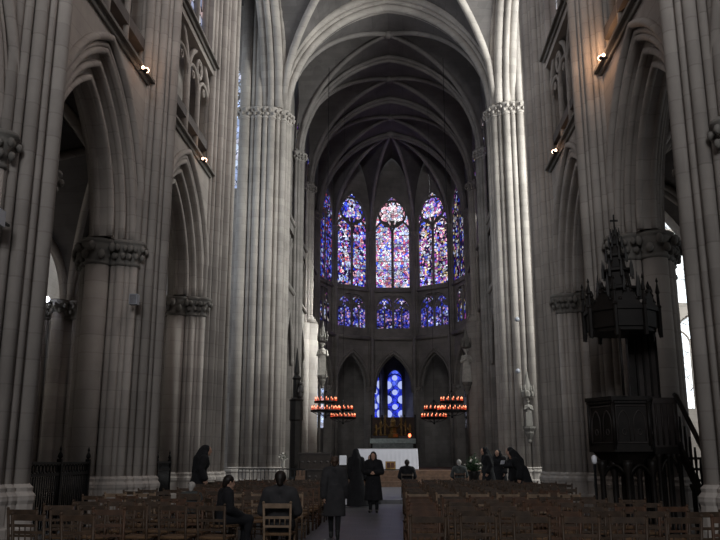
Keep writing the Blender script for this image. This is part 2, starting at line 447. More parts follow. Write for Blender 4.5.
# ---- nave arcade walls with arches, triforium and clerestory
ARCH_A, ARCH_H = 3.0, 4.25
def nave_wall(side):
    name = 'wall_left' if side < 0 else 'wall_right'
    X0 = AX + side*PR
    T = lambda u, w, z: (X0 - side*w, u, z)
    wl = MB(); md = MB(); tr = MB()
    wl.box((-22, -.6, 0), (PIERS[0]-.9, .6, NTOP))
    for j in range(0, 3):
        y0, y1 = PIERS[j], PIERS[j+1]
        yc = (y0+y1)/2; a = ARCH_A + (y1-y0-7.2)/2
        panel(wl, y0, y1, Z_CAP, Z_STR, yc, a, Z_CAP, Z_CAP, ARCH_H, -.75, .62, n=14)
        # orders
        for k, (a1, a0, w) in enumerate(((a, a-.34, .50), (a-.34, a-.66, .34), (a-.66, a-1.0, .16))):
            ring(wl, yc, a1, ARCH_H-(a-a1)*1.0, a0, ARCH_H-(a-a0)*1.0, Z_CAP, -w-.1, w)
            for sgn in (-1, 1):
                arch_tube(md, yc, a0+.05, ARCH_H-(a-a0)+.05, Z_CAP, sgn*w, .09)
        arch_tube(md, yc, a+.04, ARCH_H+.04, Z_CAP, .62, .10)
        arch_tube(md, yc, a-.14, ARCH_H-.14, Z_CAP, .52, .07)
        # triforium: recessed gallery behind tracery
        zb, zt = Z_STR+.2, Z_STR2-.05
        wl.quad((y0,-.35,zb),(y1,-.35,zb),(y1,-.35,zt+.3),(y0,-.35,zt+.3))
        wl.quad((y0,-.35,zb),(y1,-.35,zb),(y1,.62,zb),(y0,.62,zb))
        wl.box((y0+.6, .0, Z_STR2-.28), (y1-.6, .62, Z_STR2))
        wl.box((y0, .0, zb), (y0+.72, .62, Z_STR2)); wl.box((y1-.72, .0, zb), (y1, .62, Z_STR2))
        n = 4; span = (y1-y0-1.44); al = span/n
        for i in range(n+1):
            yy = y0+.72+al*i
            tr.tube([(yy,.42,zb),(yy,.42,zb+2.6)], .085 if i % 2 else .12, 8)
        for i in range(n):
            c = y0+.72+al*(i+.5)
            arch_tube(tr, c, al/2, .75, zb+2.3, .42, .07, n=6, seg=6)
            tr.tube([(c+.12*math.cos(q*PI/6), .42, zb+2.75+.12*math.sin(q*PI/6)) for q in range(12)], .035, 5, closed=True)
        for i in range(2):
            c = y0+.72+al*(2*i+1)
            arch_tube(tr, c, al, 1.75, zb+2.2, .42, .10, n=8, seg=6)
            tr.tube([(c+.33*math.cos(q*PI/8), .42, zb+3.3+.33*math.sin(q*PI/8)) for q in range(16)], .055, 6, closed=True)
            for q in range(4):
                a_ = PI/4+q*PI/2
                tr.tube([(c+.16*math.cos(a_)+.13*math.cos(a_+s_*PI/6), .42, zb+3.3+.16*math.sin(a_)+.13*math.sin(a_+s_*PI/6)) for s_ in range(-4, 5)], .03, 5)
        # clerestory wall
        panel(wl, y0, y1, Z_STR2, NTOP, yc, 2.5, Z_STR2+.6, 23.6, 4.4, .1, .6, n=8)
    # wall strip above the crossing-pier shaft and string courses
    wl.map(T)
    w = struct(wl.build(name, STONE))
    struct(md.map(T).build('trim_arches_left' if side < 0 else 'trim_arches_right', STONE))
    struct(tr.map(T).build('trim_triforium_left' if side < 0 else 'trim_triforium_right', STONE))
    for zz, nm in ((Z_STR, 'lower'), (Z_STR2, 'upper')):
        s = MB()
        for j in range(0, 3):
            u0, u1 = PIERS[j]+.55, PIERS[j+1]-.55
            for (d0, d1, w1) in ((0, .07, .70), (.07, .15, .80)):
                s.box((u0, .3, zz+d0), (u1, w1, zz+d1))
            s.tube([(u0, .66, zz-.02), (u1, .66, zz-.02)], .045, 6)
        struct(s.map(T).build(f'trim_string_{nm}_' + ('left' if side < 0 else 'right'), STONE_CAP))
    for j in range(0, 3):
        yc = (PIERS[j]+PIERS[j+1])/2
        wi[0] += 1
        window(f'window_{wi[0]}', T, yc, 2.5, Z_STR2+.6, 23.6, 4.4, G_NAVE, w=.2, lights=4, bar=.11, frame_mat=STONE)
wi = [0]
nave_wall(-1); nave_wall(1)

# ---- vault helper
def prof(t, k):
    """normalised pointed-arch profile: t=0 apex..1 springing -> 1..0; k=rise/halfspan"""
    t = min(1, max(0, t))
    Rr = (1+k*k)/2
    v = Rr*Rr - (t+Rr-1)**2
    return math.sqrt(max(0, v))/k
def vault(name, xc, s, y0, y1, zs, rise, mat, n=14, ribs=True, rr=.17, rib_mat=None, tr0=True, tr1=True, lift=.12, trans_r=.3):
    yc, t = (y0+y1)/2, (y1-y0)/2
    k = rise/s
    mb = MB(); vs = []
    for i in range(-n, n+1):
        for j in range(-n, n+1):
            a, b = i/n, j/n
            z = zs + lift + rise*prof(min(abs(a), abs(b)), k)
            vs.append((xc+s*a, yc+t*b, z))
    M = 2*n+1; fs = []
    for i in range(2*n):
        for j in range(2*n):
            p = [i*M+j, (i+1)*M+j, (i+1)*M+j+1, i*M+j+1]
            if ((i < n) == (j < n)): fs += [[p[0],p[1],p[2]],[p[0],p[2],p[3]]]
            else: fs += [[p[0],p[1],p[3]],[p[1],p[2],p[3]]]
    mb.add(vs, fs, False)
    root = struct(mb.build(name, mat))
    rm = rib_mat or mat
    if ribs:
        for sg in (1, -1):
            d = MB()
            pts = [(xc+s*q/16, yc+sg*t*q/16, zs+rise*prof(abs(q/16), k)) for q in range(-16, 17)]
            d.tube(pts, rr, 8); d.build('rib', rm, root)
        kb = MB(); kb.lathe([(rr*.6, -.25), (rr*1.8, -.2), (rr*1.8, .1)], (xc, yc, zs+rise), 12); kb.build('keystone', rm, root)
        for yy, on in ((y0, tr0), (y1, tr1)):
            if not on: continue
            d = MB()
            P = lambda ds, dy: [(xc+(s-ds)*x, yy+dy, zs+(rise-ds)*prof(abs(x), k)) for x in [math.sin(PI/2*q/18) for q in range(-18, 19)]]
            d.tube(P(0, 0), trans_r*.8, 8); d.tube(P(trans_r*.75, 0), trans_r*.55, 8)
            for sg in (-1, 1): d.tube(P(trans_r*.3, sg*trans_r*.8), trans_r*.4, 8)
            d.build('transverse_arch', rm, root)
    return root

# ---- aisles: vaults, outer piers, outer walls
for side in (-1, 1):
    for j in range(0, 3):
        for m in range(2):
            xc = AX + side*(PR+((2.25, 7.75) if side < 0 else (2.9, 8.4))[m])
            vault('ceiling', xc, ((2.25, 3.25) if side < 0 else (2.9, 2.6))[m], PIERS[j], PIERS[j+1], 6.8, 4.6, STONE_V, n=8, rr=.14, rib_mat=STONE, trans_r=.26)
    for j in (0, 1, 2, 3):
        x, y = AX+side*(PR+(4.5 if side < 0 else 5.8)), PIERS[j]
        root = struct(empty('pillar', (x, y, 0)))
        a = MB(); a.cyl(0, 0, 0, 6.5, .7, 24); c = MB(); capital(c, 0, 0, .7); b = MB(); base_of(b, 0, 0, .7)
        for q in range(8):
            ux, uy = .82*math.cos(q*PI/4), .82*math.sin(q*PI/4)
            a.cyl(ux, uy, 0, 6.5, .14 if q % 2 else .22, 10); base_of(b, ux, uy, .15, .6); capital(c, ux, uy, .16)
        a.build('shaft', STONE, root); c.build('capital', STONE_CAP, root); b.build('base', STONE, root)
        wl = MB(); wl.box((x-.35, PIERS[j]-.4, 11.2), (x+.35, PIERS[j]+.4, 12.2)); struct(wl.build('trim_aisle_pier', STONE))
    T = lambda u, w, z, s=side: (AX+s*(17.8-w), u, z)
    wl = MB(); 
    for j in range(-1, 3):
        y0, y1 = (PIERS[j], PIERS[j+1]) if j > 0 else ((-22, 6.4) if j < 0 else (6.4, 13.6))
        if j < 0: wl.box((y0,-.3,0),(y1,.3,12.5)); continue
        panel(wl, y0, y1, 0, 12.5, (y0+y1)/2, 1.5, 3, 8.2, 2.4, -.3, .3, n=8)
        wi[0] += 1
        window(f'window_{wi[0]}', T, (y0+y1)/2, 1.5, 3, 8.2, 2.4, G_DIM if side < 0 else G_DAYB, w=0, lights=2, bar=.09, frame_mat=STONE)
    wl.map(T); struct(wl.build('wall_aisle_left' if side < 0 else 'wall_aisle_right', STONE))
    # aisle roof slab keeps the daylight out
    xa, xb = AX+side*(PR-.5), AX+side*18.4
    struct(MB().box((min(xa,xb), -22, 12.4), (max(xa,xb), 29, 12.7)).build('ceiling', STONE_V))
struct(MB().box((AX-7.5, -22, NTOP+1.5), (AX+7.5, 30, NTOP+1.9)).build('ceiling', STONE_V))
struct(MB().box((-21, -22.5, 0), (20, -22, 31)).build('wall_west', STONE))

# ---- transept
for side in (-1, 1):
    s = side
    sn = 'left' if s < 0 else 'right'
    # west walls of the transept above the aisles, pierced below
    w = MB()
    xa, xb = AX+s*7.4, AX+s*20.5
    w.box((min(xa,xb), 29.6, 12.2), (max(xa,xb), 30.3, 31))
    xa = AX+s*17.8
    w.box((min(xa,xb), 29.6, 0), (max(xa,xb), 30.3, 12.2))
    for m in range(2):
        u0 = AX+s*(PR+(0, 4.5 if s < 0 else 5.8)[m]); u1 = AX+s*(PR+(4.5 if s < 0 else 5.8, 11.1)[m])
        lo, hi = min(u0,u1), max(u0,u1)
        q = MB(); panel(q, lo, hi, 6.9, 12.3, (lo+hi)/2, (hi-lo)/2-.45, 6.9, 6.9, 4.6, 29.6, 30.3)
        w.add(q.v, q.f)
    struct(w.build(f'wall_transept_west_{sn}', STONE))
    # end wall with a big window
    T = lambda u, ww, z, s=s: (AX+s*(20.5-ww), u, z)
    e = MB(); panel(e, 29.6, 49, 0, 31, 38.6, 5.0, 10, 20, 8.5, -.3, .3, n=12)
    struct(e.map(T).build(f'wall_transept_end_{sn}', STONE))
    wi[0] += 1
    window(f'window_{wi[0]}', T, 38.6, 5, 10, 20, 8.5, G_NAVE, w=0, lights=4, bar=.16, frame_mat=STONE)
    # east wall
    TE = lambda u, ww, z: (u, 48.6-ww, z)
    e = MB()
    def seg(u0, u1, openings):
        """vertical bay of the east wall: list of (z0,z1,uc,a,sill,zs,h)"""
        for o in openings:
            if len(o) == 2: e.box((min(u0,u1), -.3, o[0]), (max(u0,u1), .3, o[1]))
            else: panel(e, min(u0,u1), max(u0,u1), o[0], o[1], o[2], o[3], o[4], o[5], o[6], -.3, .3, n=8)
    if s > 0:
        seg(6.8, 13.5, [(0, 17.5), (17.5, 31, 10.6, 2.1, 18.2, 24, 3.5)])
        seg(13.5, 19.8, [(0, 10.2, 17.2, 1.0, 4.4, 8.4, 1.5), (10.2, 17.5, 16.6, 1.7, 10.6, 14.6, 2.4), (17.5, 31, 16.6, 2.1, 18.2, 24, 3.5)])
        wl_ = [(10.6, 2.1, 18.2, 24, 3.5, G_DAYB), (17.2, 1.0, 4.4, 8.4, 1.5, G_DAY), (16.6, 1.7, 10.6, 14.6, 2.4, G_DAY), (16.6, 2.1, 18.2, 24, 3.5, G_DAYB)]
    else:
        seg(-8.4, -14.5, [(0, 17.5), (17.5, 31, -11.4, 2.1, 18.2, 24.2, 3.5)])
        seg(-14.5, -21.2, [(0, 10.2), (10.2, 17.5, -18.6, 1.1, 10.8, 13.8, 2.0), (17.5, 31, -17.3, 2.1, 18.2, 24, 3.5)])
        wl_ = [(-11.4, 2.1, 18.2, 24.2, 3.5, G_DAYB), (-18.6, 1.1, 10.8, 13.8, 2.0, G_DAYB), (-17.3, 2.1, 18.2, 24, 3.5, G_DAYB)]
    struct(e.map(TE).build(f'wall_transept_east_{sn}', STONE))
    for o in wl_:
        wi[0] += 1
        window(f'window_{wi[0]}', TE, *o[:5], o[5], w=0, lights=2, bar=.09, frame_mat=STONE, rose=o[1] > 1.5)
    xa, xb = AX+s*5.5, AX+s*20.9
    struct(MB().box((min(xa,xb), 29.6, 31), (max(xa,xb), 49, 31.3)).build('ceiling', STONE_V))

# ---- east crossing piers
SH4 = [(8.3, 46.8, .36), (7.78, 46.72, .15), (7.45, 46.7, .22), (7.02, 46.72, .15), (6.66, 46.85, .24), (6.3, 47.05, .15), (6.02, 47.3, .24), (5.82, 47.65, .14), (5.78, 48.05, .24), (5.95, 48.5, .15)]
ZC4 = 22.9
CROSS = {}
for side in (-1, 1):
    root = struct(empty('pillar', (CX+side*7.5, 48, 0)))
    sh = MB(); cp = MB(); bs = MB(); up = MB()
    core = [(8.6,47.3),(8.3,46.95),(7.0,46.85),(6.2,47.3),(5.95,48),(6.1,49),(8.6,49)]
    sh.prism([(side*(u+.62-7.5), v-48) for u, v in core][::1 if side > 0 else -1], 0, 30.5)
    for u, v, r in [(u+.62, v, r) for u, v, r in SH4]:
        x, y = side*(u-7.5), v-48
        sh.cyl(x, y, 0, ZC4-.4, r, 14); base_of(bs, x, y, r)
        capital(cp, x, y, r, ZC4-.65, ZC4)
    for u, v, r in SH4[:3]:
        sh.cyl(side*(u+.62-7.5), v-48, ZC4-.4, 30.5, r, 14)
    sh.build('shaft', STONE, root); cp.build('capital', STONE, root); bs.build('base', STONE, root)

# ---- crossing vault
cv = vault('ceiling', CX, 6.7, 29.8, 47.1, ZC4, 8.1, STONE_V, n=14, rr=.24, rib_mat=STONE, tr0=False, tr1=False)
# chancel arch (several orders) and the side arches toward the transept
ca = MB()
kk = 7.2/6.5
for ds, dy, r in ((-.85, 46.85, .2), (-.6, 46.95, .16), (-.3, 47.1, .26), (0, 47.3, .16), (.25, 47.6, .26), (.1, 48.2, .2)):
    ca.tube([(CX+(6.7-ds)*x, dy, ZC4+(7.55-ds)*prof(abs(x), kk)) for x in [math.sin(PI/2*q/22) for q in range(-22, 23)]], r, 8)
A1 = [((6.7-.1)*math.sin(PI/2*q/22), ZC4+(7.55-.1)*prof(abs(math.sin(PI/2*q/22)), kk)) for q in range(-22, 23)]
for (x0,z0),(x1,z1) in zip(A1, A1[1:]):
    ca.quad((CX+x0, 47.3, z0), (CX+x1, 47.3, z1), (CX+x1, 48.4, z1), (CX+x0, 48.4, z0))
    ca.quad((CX+x0, 47.3, z0), (CX+x1, 47.3, z1), (CX+x1*1.16, 46.9, z1+.95), (CX+x0*1.16, 46.9, z0+.95))
struct(ca.build('trim_chancel_arch', STONE))
for side in (-1, 1):
    sa = MB()
    for dx, ds, r in ((6.5, 0, .2), (6.85, .25, .28), (7.3, .4, .2), (7.7, .2, .28)):
        sa.tube([(CX+side*dx, 38.5+(8.6-ds)*x, ZC4+(7.6-ds)*prof(abs(x), 7.6/8.6)) for x in [math.sin(PI/2*q/22) for q in range(-22, 23)]], r, 8)
    struct(sa.build('trim_transept_arch', STONE))

# ---- choir: bays, piers and apse
CB = [47.6, 54.2, 61.2, 68.6]
S6 = 6.62
Z_LEDGE = 12.45
for i in range(3):
    vault('ceiling', CX, S6-.15, CB[i], CB[i+1], ZC4-.2, 7.4, STONE_V, n=12, rr=.17, rib_mat=STONE_R, tr0=False, tr1=True, trans_r=.3)
for side in (-1, 1):
    sn = 'left' if side < 0 else 'right'
    T = lambda u, w, z, s=side: (CX+s*(S6-w), u, z)
    wl = MB(); tr = MB()
    wl.box((47.6, -.9, 0), (49.4, .0, 30.5))
    for i in range(3):
        y0, y1 = (49.4 if i == 0 else CB[i]), CB[i+1]
        yc = (y0+y1)/2; hs = (y1-y0)/2
        panel(wl, y0, y1, 0, Z_LEDGE, yc, hs-.75, 0, 7.6, 3.4, -.9, 0, n=8)
        wl.box((y0, -.9, Z_LEDGE), (y1, -.5, 16.8))
        wl.box((y0, -.9, 16.5), (y1, 0, 17.3))
        panel(wl, y0, y1, 17.3, 31, yc, hs-.7, 17.6, 23.2, 3.6, -.6, -.2, n=8)
        wi[0] += 1
        window(f'window_{wi[0]}', T, yc, hs-.7, 17.6, 23.2, 3.6, G_O2, w=-.45, lights=2, bar=.12)
        for k in range(5):
            u = y0+.5+(y1-y0-1.0)*k/4
            tr.tube([(u, -.12, Z_LEDGE), (u, -.12, 15.6)], .1, 8)
        for k in range(4):
            w_ = (y1-y0-1.0)/4
            arch_tube(tr, y0+.5+w_*(k+.5), w_/2, .8, 15.4, -.12, .08, n=6, seg=6)
        arch_tube(tr, yc, hs-.72, 3.42, 7.6, 0.02, .12)
    tr.tube([(49.4, .05, Z_LEDGE), (68.6, .05, Z_LEDGE)], .16, 8)
    tr.tube([(49.4, .05, 17.2), (68.6, .05, 17.2)], .12, 8)
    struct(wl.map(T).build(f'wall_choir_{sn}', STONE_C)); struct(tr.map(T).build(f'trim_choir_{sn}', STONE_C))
    for i, y in enumerate(CB[1:]):
        root = struct(empty('pillar', (CX+side*S6, y, 0)))
        sh = MB(); bs = MB(); cp = MB()
        pk = .15 if i == 2 else 0
        for u, v, r in ((.36-pk*1.7, 0, .22-pk*.5), (.22-pk, .3, .13), (.22-pk, -.3, .13), (.05-pk*.6, .55, .11), (.05-pk*.6, -.55, .11)):
            sh.cyl(-side*u, v, 0, ZC4, r, 12); capital(cp, -side*u, v, r, ZC4-.75, ZC4-.2)
        if i == 1:
            sh.cyl(-side*.38, 0, 0, 11.6, .62, 20); sh.cyl(-side*.1, -.75, 0, 11.6, .3, 14); base_of(bs, -side*.38, 0, .62)
            sh.lathe([(.62, 11.6), (.2, 12.3)], (-side*.38, 0, 0), 16)
        base_of(bs, -side*.4, 0, .25)
        sh.build('shaft', STONE if i == 1 else STONE_C, root); cp.build('capital', STONE_C, root); bs.build('base', STONE_C, root)

# apse: five sides of a decagon
AP, Y0 = 6.3, 68.6
HS = AP*math.tan(R(18))
def apse_T(k, ap=AP):
    th = R(36*k)
    n = Vector((math.sin(th), math.cos(th))); t = Vector((math.cos(th), -math.sin(th)))
    def T(u, w, z):
        p = n*(ap-w) + t*u
        return (CX+p.x, Y0+p.y, z)
    return T
glz = {-2: G_O, -1: G_L, 0: G_C, 1: G_R, 2: G_O2}
for k in range(-2, 3):
    T = apse_T(k)
    wl = MB(); tr = MB()
    panel(wl, -HS, HS, 0, Z_LEDGE, 0, 1.76, 0, 8.0, 3.1, -.8, 0, n=10)
    # glazed triforium
    panel(wl, -HS-.2, HS+.2, Z_LEDGE, 16.9, 0, 1.62, 13.45, 15.3, 1.2, -.6, -.1, n=8)
    panel(wl, -HS-.2, HS+.2, 16.9, 31, 0, 1.76, 17.35, 23.3, 3.2, -.6, -.1, n=10)
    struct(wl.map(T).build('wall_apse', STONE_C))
    arch_tube(tr, 0, 1.78, 3.12, 8.0, .03, .11); arch_tube(tr, 0, 1.96, 3.38, 8.0, .03, .09); arch_tube(tr, 0, 1.66, 3.0, 8.0, -.35, .10)
    tr.tube([(-HS, .1, Z_LEDGE), (HS, .1, Z_LEDGE)], .2, 8); tr.tube([(-HS, .02, 16.95), (HS, .02, 16.95)], .12, 8)
    tr.box((-HS, -.1, Z_LEDGE+.15), (HS, .12, Z_LEDGE+.3))
    struct(tr.map(T).build('trim_apse', STONE_C))
    wi[0] += 1
    window(f'window_{wi[0]}', T, 0, 1.76, 17.35, 23.3, 3.2, glz[k], w=(-.12 if abs(k) == 2 else -.3), lights=2, bar=(.07 if abs(k) == 2 else .13), rose_mat={-1: G_RL, 0: G_RC, 1: G_RR}.get(k), grid=[18.2+.85*i for i in range(7)])
    # triforium window: two twin lancets under small trefoils
    wi[0] += 1
    root = struct(empty(f'window_{wi[0]}', T(0, -.3, 13.45)))
    inv = Matrix.Translation(root.location).inverted()
    TT = lambda u, w, z, T=T, inv=inv: inv @ Vector(T(u, w, z))
    g = MB(); t = MB()
    t.quad((-1.7,-.34,13.4),(1.7,-.34,13.4),(1.7,-.34,16.6),(-1.7,-.34,16.6))
    for c in (-.81, .81):
        B = [(c-.78, 13.45)] + [(c+x, z) for x, z in arch(.78, .62, 15.7, 6)] + [(c+.78, 13.45)]
        g.add([(x, -.3, z) for x, z in B], [list(range(len(B)))])
        for d in (-.39, .39):
            arch_tube(t, c+d, .37, .55, 14.9, -.2, .06, n=6, foot=13.45, seg=6)
        arch_tube(t, c, .78, 1.15, 15.2, -.2, .09, n=6, foot=13.45, seg=6)
        t.tube([(c, -.2, 13.45), (c, -.2, 15.2)], .07, 6)
        t.tube([(c+.2*math.cos(q*PI/6), -.2, 15.78+.2*math.sin(q*PI/6)) for q in range(12)], .05, 5, closed=True)
        for sg in (-1, 1):
            t.add([(c+sg*.1, -.22, 15.5), (c+sg*.4, -.22, 15.25), (c+sg*.74, -.22, 15.2), (c+sg*.5, -.22, 15.85), (c+sg*.2, -.22, 15.75)], [[0,1,2,3,4]])
    t.tube([(0, -.2, 13.45), (0, -.2, 16.5)], .12, 6)
    if k == 0:
        for c in (-.81, .81):
            q_ = MB()
            q_.add([(c+(.13+.08*math.cos(3*(a_*PI/15)-PI/2))*math.cos(a_*PI/15), -.17, 15.93+(.13+.08*math.cos(3*(a_*PI/15)-PI/2))*math.sin(a_*PI/15)) for a_ in range(30)], [list(range(30))])
            q_.map(TT).build('trefoil_pane', G_TW, root)
    g.map(TT).build('pane', G_T if abs(k) < 2 else G_O2, root); t.map(TT).build('tracery', STONE_C, root)
# apse piers
for j in range(-2, 2+1):
    pass
for j in (-2.5, -1.5, -.5, .5, 1.5, 2.5):
    th = R(36*j); rr = AP/math.cos(R(18))
    x, y = CX+rr*math.sin(th), Y0+rr*math.cos(th)
    root = struct(empty('pillar', (x, y, 0)))
    nx, ny = -math.sin(th), -math.cos(th)
    sh = MB(); cp = MB()
    sh.cyl(-nx*.15, -ny*.15, 0, 8.0, .29, 18); capital(cp, -nx*.15, -ny*.15, .29, 7.4, 8.0)
    sh.cyl(nx*.22, ny*.22, 8.0, ZC4-.2, .16, 10)
    for sg in (-1, 1): sh.cyl(nx*.1-ny*sg*.22, ny*.1+nx*sg*.22, 8.0, ZC4-.2, .11, 8)
    capital(cp, nx*.22, ny*.22, .16, ZC4-.75, ZC4-.2)
    sh.cyl(nx*.42, ny*.42, 0, Z_LEDGE, .13, 10)
    sh.build('shaft', STONE_C, root); cp.build('capital', STONE_C, root)
# apse vault
av = MB(); ka = 7.4/AP
n = 12
for k in range(-2, 3):
    T = apse_T(k)
    vs = []; fs = []
    for i in range(n+1):
        for j in range(-n, n+1):
            nn = i/n; tau = nn*j/n
            vs.append(T(tau*HS, AP*(1-nn), ZC4-.08+7.4*prof(abs(tau), ka)))
    M = 2*n+1
    for i in range(n):
        for j in range(2*n): fs.append([i*M+j, (i+1)*M+j, (i+1)*M+j+1, i*M+j+1])
    av.add(vs, fs)
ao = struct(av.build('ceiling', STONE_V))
for j in (-2.5, -1.5, -.5, .5, 1.5, 2.5):
    th = R(36*j); rr = AP/math.cos(R(18))-.1
    d = MB(); d.tube([(CX+rr*q/16*math.sin(th), Y0+rr*q/16*math.cos(th), ZC4-.2+7.4*prof(q/16, ka)) for q in range(17)], .17, 8)
    d.build('rib', STONE_C, ao)
MB().lathe([(.2, -.3), (.45, -.22), (.45, .1)], (CX, Y0, ZC4+7.2), 14).build('keystone', STONE_C, ao)

# ambulatory and axial chapel
AM = 12.2
hsm = AM*math.tan(R(18))
amb = MB()
for k in (-2, -1, 1, 2):
    q = MB(); panel(q, -hsm-.15, hsm+.15, 0, 13, 0, 1.0, 4.5, 9.4, 2.0, -.4, 0, n=8); q.map(apse_T(k, AM)); amb.add(q.v, q.f)
q = MB(); panel(q, -hsm-.15, hsm+.15, 0, 13, 0, 2.7, 0, 7.9, 4.6, -.4, 0, n=8); q.map(apse_T(0, AM)); amb.add(q.v, q.f)
for side in (-1, 1):
    xx = CX+side*12.8
    amb.box((xx-.3, 49, 0), (xx+.3, 68.6, 13))
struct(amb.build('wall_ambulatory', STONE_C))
for k in (-2, -1, 1, 2):
    wi[0] += 1
    window(f'window_{wi[0]}', apse_T(k, AM), 0, 1.0, 4.5, 9.4, 2.0, G_DAYB if k == -1 else G_DIM, w=-.2, lights=2, bar=.1)
rf = MB(); rf.box((CX-14, 48.8, 13), (CX+14, 82, 13.3))
# the slab is cut open over the choir by being built as a ring
rf = MB()
rf.box((CX-14, 49, 13), (CX-S6-.3, 68.6, 13.3)); rf.box((CX+S6+.3, 49, 13), (CX+14, 68.6, 13.3))
for k in range(-2, 3):
    T0 = apse_T(k); ri, ro = AP+.3, 14.0
    for w_ in (13.0,):
        h1, h2 = ri*math.tan(R(18)), ro*math.tan(R(18))
        rf.quad(T0(-h1, AP-ri, w_), T0(h1, AP-ri, w_), T0(h2, AP-ro, w_), T0(-h2, AP-ro, w_))
rf.box((CX-5, 80.5, 13), (CX+5, 94, 13.3))
struct(rf.build('ceiling', STONE_V))
# chapel shell: straight bay then a three-sided end
PX = [(-3.3, 81.22), (-3.3, 89.0), (-1.15, 92.2), (1.15, 92.2), (3.3, 89.0), (3.3, 81.22)]
ch = MB(); chw = []
for (xa, ya), (xb, yb) in zip(PX, PX[1:]):
    L = math.hypot(xb-xa, yb-ya); tx, ty = (xb-xa)/L, (yb-ya)/L; nx, ny = ty, -tx
    T = lambda u, w, z, xa=xa, ya=ya, tx=tx, ty=ty, nx=nx, ny=ny: (CX+xa+tx*u+nx*w, ya+ty*u+ny*w, z)
    q = MB()
    if L > 6: q.box((0, -.3, 0), (L, 0, 13))
    elif xa > 0: q.box((0, -.3, 0), (L, 0, 13))
    else:
        uw = L*.5 if L < 2.5 else (L*.66 if xa < 0 else L*.34); panel(q, 0, L, 0, 13, uw, .9 if L < 2.5 else .72, 5.0, 10.4, 1.15, -.4, 0, n=8); chw.append((T, uw, .9 if L < 2.5 else .72))
    q.map(T); ch.add(q.v, q.f)
struct(ch.build('wall_chapel', STONE_C))
for T, uw, ha in chw:
    wi[0] += 1
    root = window(f'window_{wi[0]}', T, uw, ha, 5.0, 10.4, 1.15, G_CH, w=-.3, lights=1, bar=.07, rose=False, grid=[])
    if True:
        inv = Matrix.Translation(root.location).inverted()
        md = MB()
        def disc(u, z, r, half=0):
            pts = []
            for i in range(17):
                if half: q_ = -half*PI/2 + PI*i/16 if half > 0 else PI/2+PI*i/16
                else: q_ = 2*PI*i/17
                pts.append((u+r*math.cos(q_), -.27, z+r*math.sin(q_)))
            md.add(pts, [list(range(17))])
        for i in range(4):
            z = 10.55-1.62*i
            disc(uw, z, .31)
            disc(uw-ha+.1, z-.81, .46, 1); disc(uw+ha-.1, z-.81, .46, -1)
        md.map(lambda u, w, z, T=T, inv=inv: inv @ Vector(T(u, w, z)))
        md.build('medallion', G_CW, root)

exec_parts = True
#@@PART2
# ------------------------------------------------------------------ light
wd = bpy.data.worlds.new('world'); SC.world = wd; wd.use_nodes = True
bg = wd.node_tree.nodes['Background']; bg.inputs[0].default_value = (.55, .65, .8, 1); bg.inputs[1].default_value = .35
def area(name, loc, look, sx, sy, power, col, spread=180):
    l = bpy.data.lights.new(name, 'AREA'); l.shape = 'RECTANGLE'; l.size = sx; l.size_y = sy
    l.energy = power; l.color = col; l.spread = R(spread)
    o = bpy.data.objects.new(name, l); COL.objects.link(o)
    o.location = loc
    o.rotation_euler = (Vector(look)-Vector(loc)).to_track_quat('-Z', 'Y').to_euler()
    return o
def point(name, loc, power, col, r=.05):
    l = bpy.data.lights.new(name, 'POINT'); l.energy = power; l.color = col; l.shadow_soft_size = r
    o = bpy.data.objects.new(name, l); COL.objects.link(o); o.location = loc; return o
# daylight through the west rose behind the camera
area('daylight_west_rose', (AX, -21.3, 18), (AX, 20, 19), 9, 9, 2350, (.95, .97, 1), 120)
# nave clerestory daylight
for j in range(0, 3):
    yc = (PIERS[j]+PIERS[j+1])/2
    area('daylight_clerestory_left', (AX-PR+.9, yc, 21), (AX+6, yc, 15), 4.5, 8, 40, (1, .95, .93), 130)
    area('daylight_clerestory_right', (AX+PR-.9, yc, 21), (AX-6, yc, 15), 4.5, 8, 200, (1, .90, .85), 130)
# transept windows
area('daylight_transept_right', (18.2, 37.5, 20.5), (-2, 49, 14), 9, 14, 8600, (.96, 1, .97))
area('daylight_transept_left', (-19.4, 38.6, 19), (0, 44, 12), 9, 14, 1200, (.72, .86, 1))
# aisle windows
for y in (17.2, 24.4):
    area('daylight_aisle_left', (AX-17.2, y, 7), (AX-10, y, 4), 2.6, 6, 60, (1, .93, .82))
    area('daylight_aisle_right', (AX+17.2, y, 7), (AX+10, y, 4), 2.6, 6, 60, (1, 1, .85))
# choir
area('daylight_choir_clerestory', (CX+S6-.9, 58.0, 21), (CX-S6, 60.5, 7), 5, 6, 650, (.97, 1, .97), 50)
for y in (51, 58, 65):
    area('daylight_choir_left', (CX-S6+.9, y, 21), (CX+2, y, 14), 5, 6, 14, (.85, .9, 1))
    area('daylight_choir_right', (CX+S6-.9, y, 21), (CX-2, y, 14), 5, 6, 14, (1, .97, .92))
for sgn in (-1, 1):
    area('fill_ambulatory', (CX+sgn*9.5, 72, 8), (CX-sgn*2, 80, 4), 2, 4, 22, (.9, .95, 1))  # added fill lights standing free in the passage to lift the dark ambulatory walls
area('daylight_axial_chapel', (CX, 91.4, 8.5), (CX, 80, 4), 1.6, 5, 30, (.6, .7, 1))

SC.view_settings.view_transform = 'Standard'
SC.view_settings.look = 'None'
SC.view_settings.gamma = 1
SC.view_settings.use_curve_mapping = False
SC.view_settings.exposure = 0
SC.cycles.use_denoising = True
SC.cycles.max_bounces = 6
SC.cycles.diffuse_bounces = 4
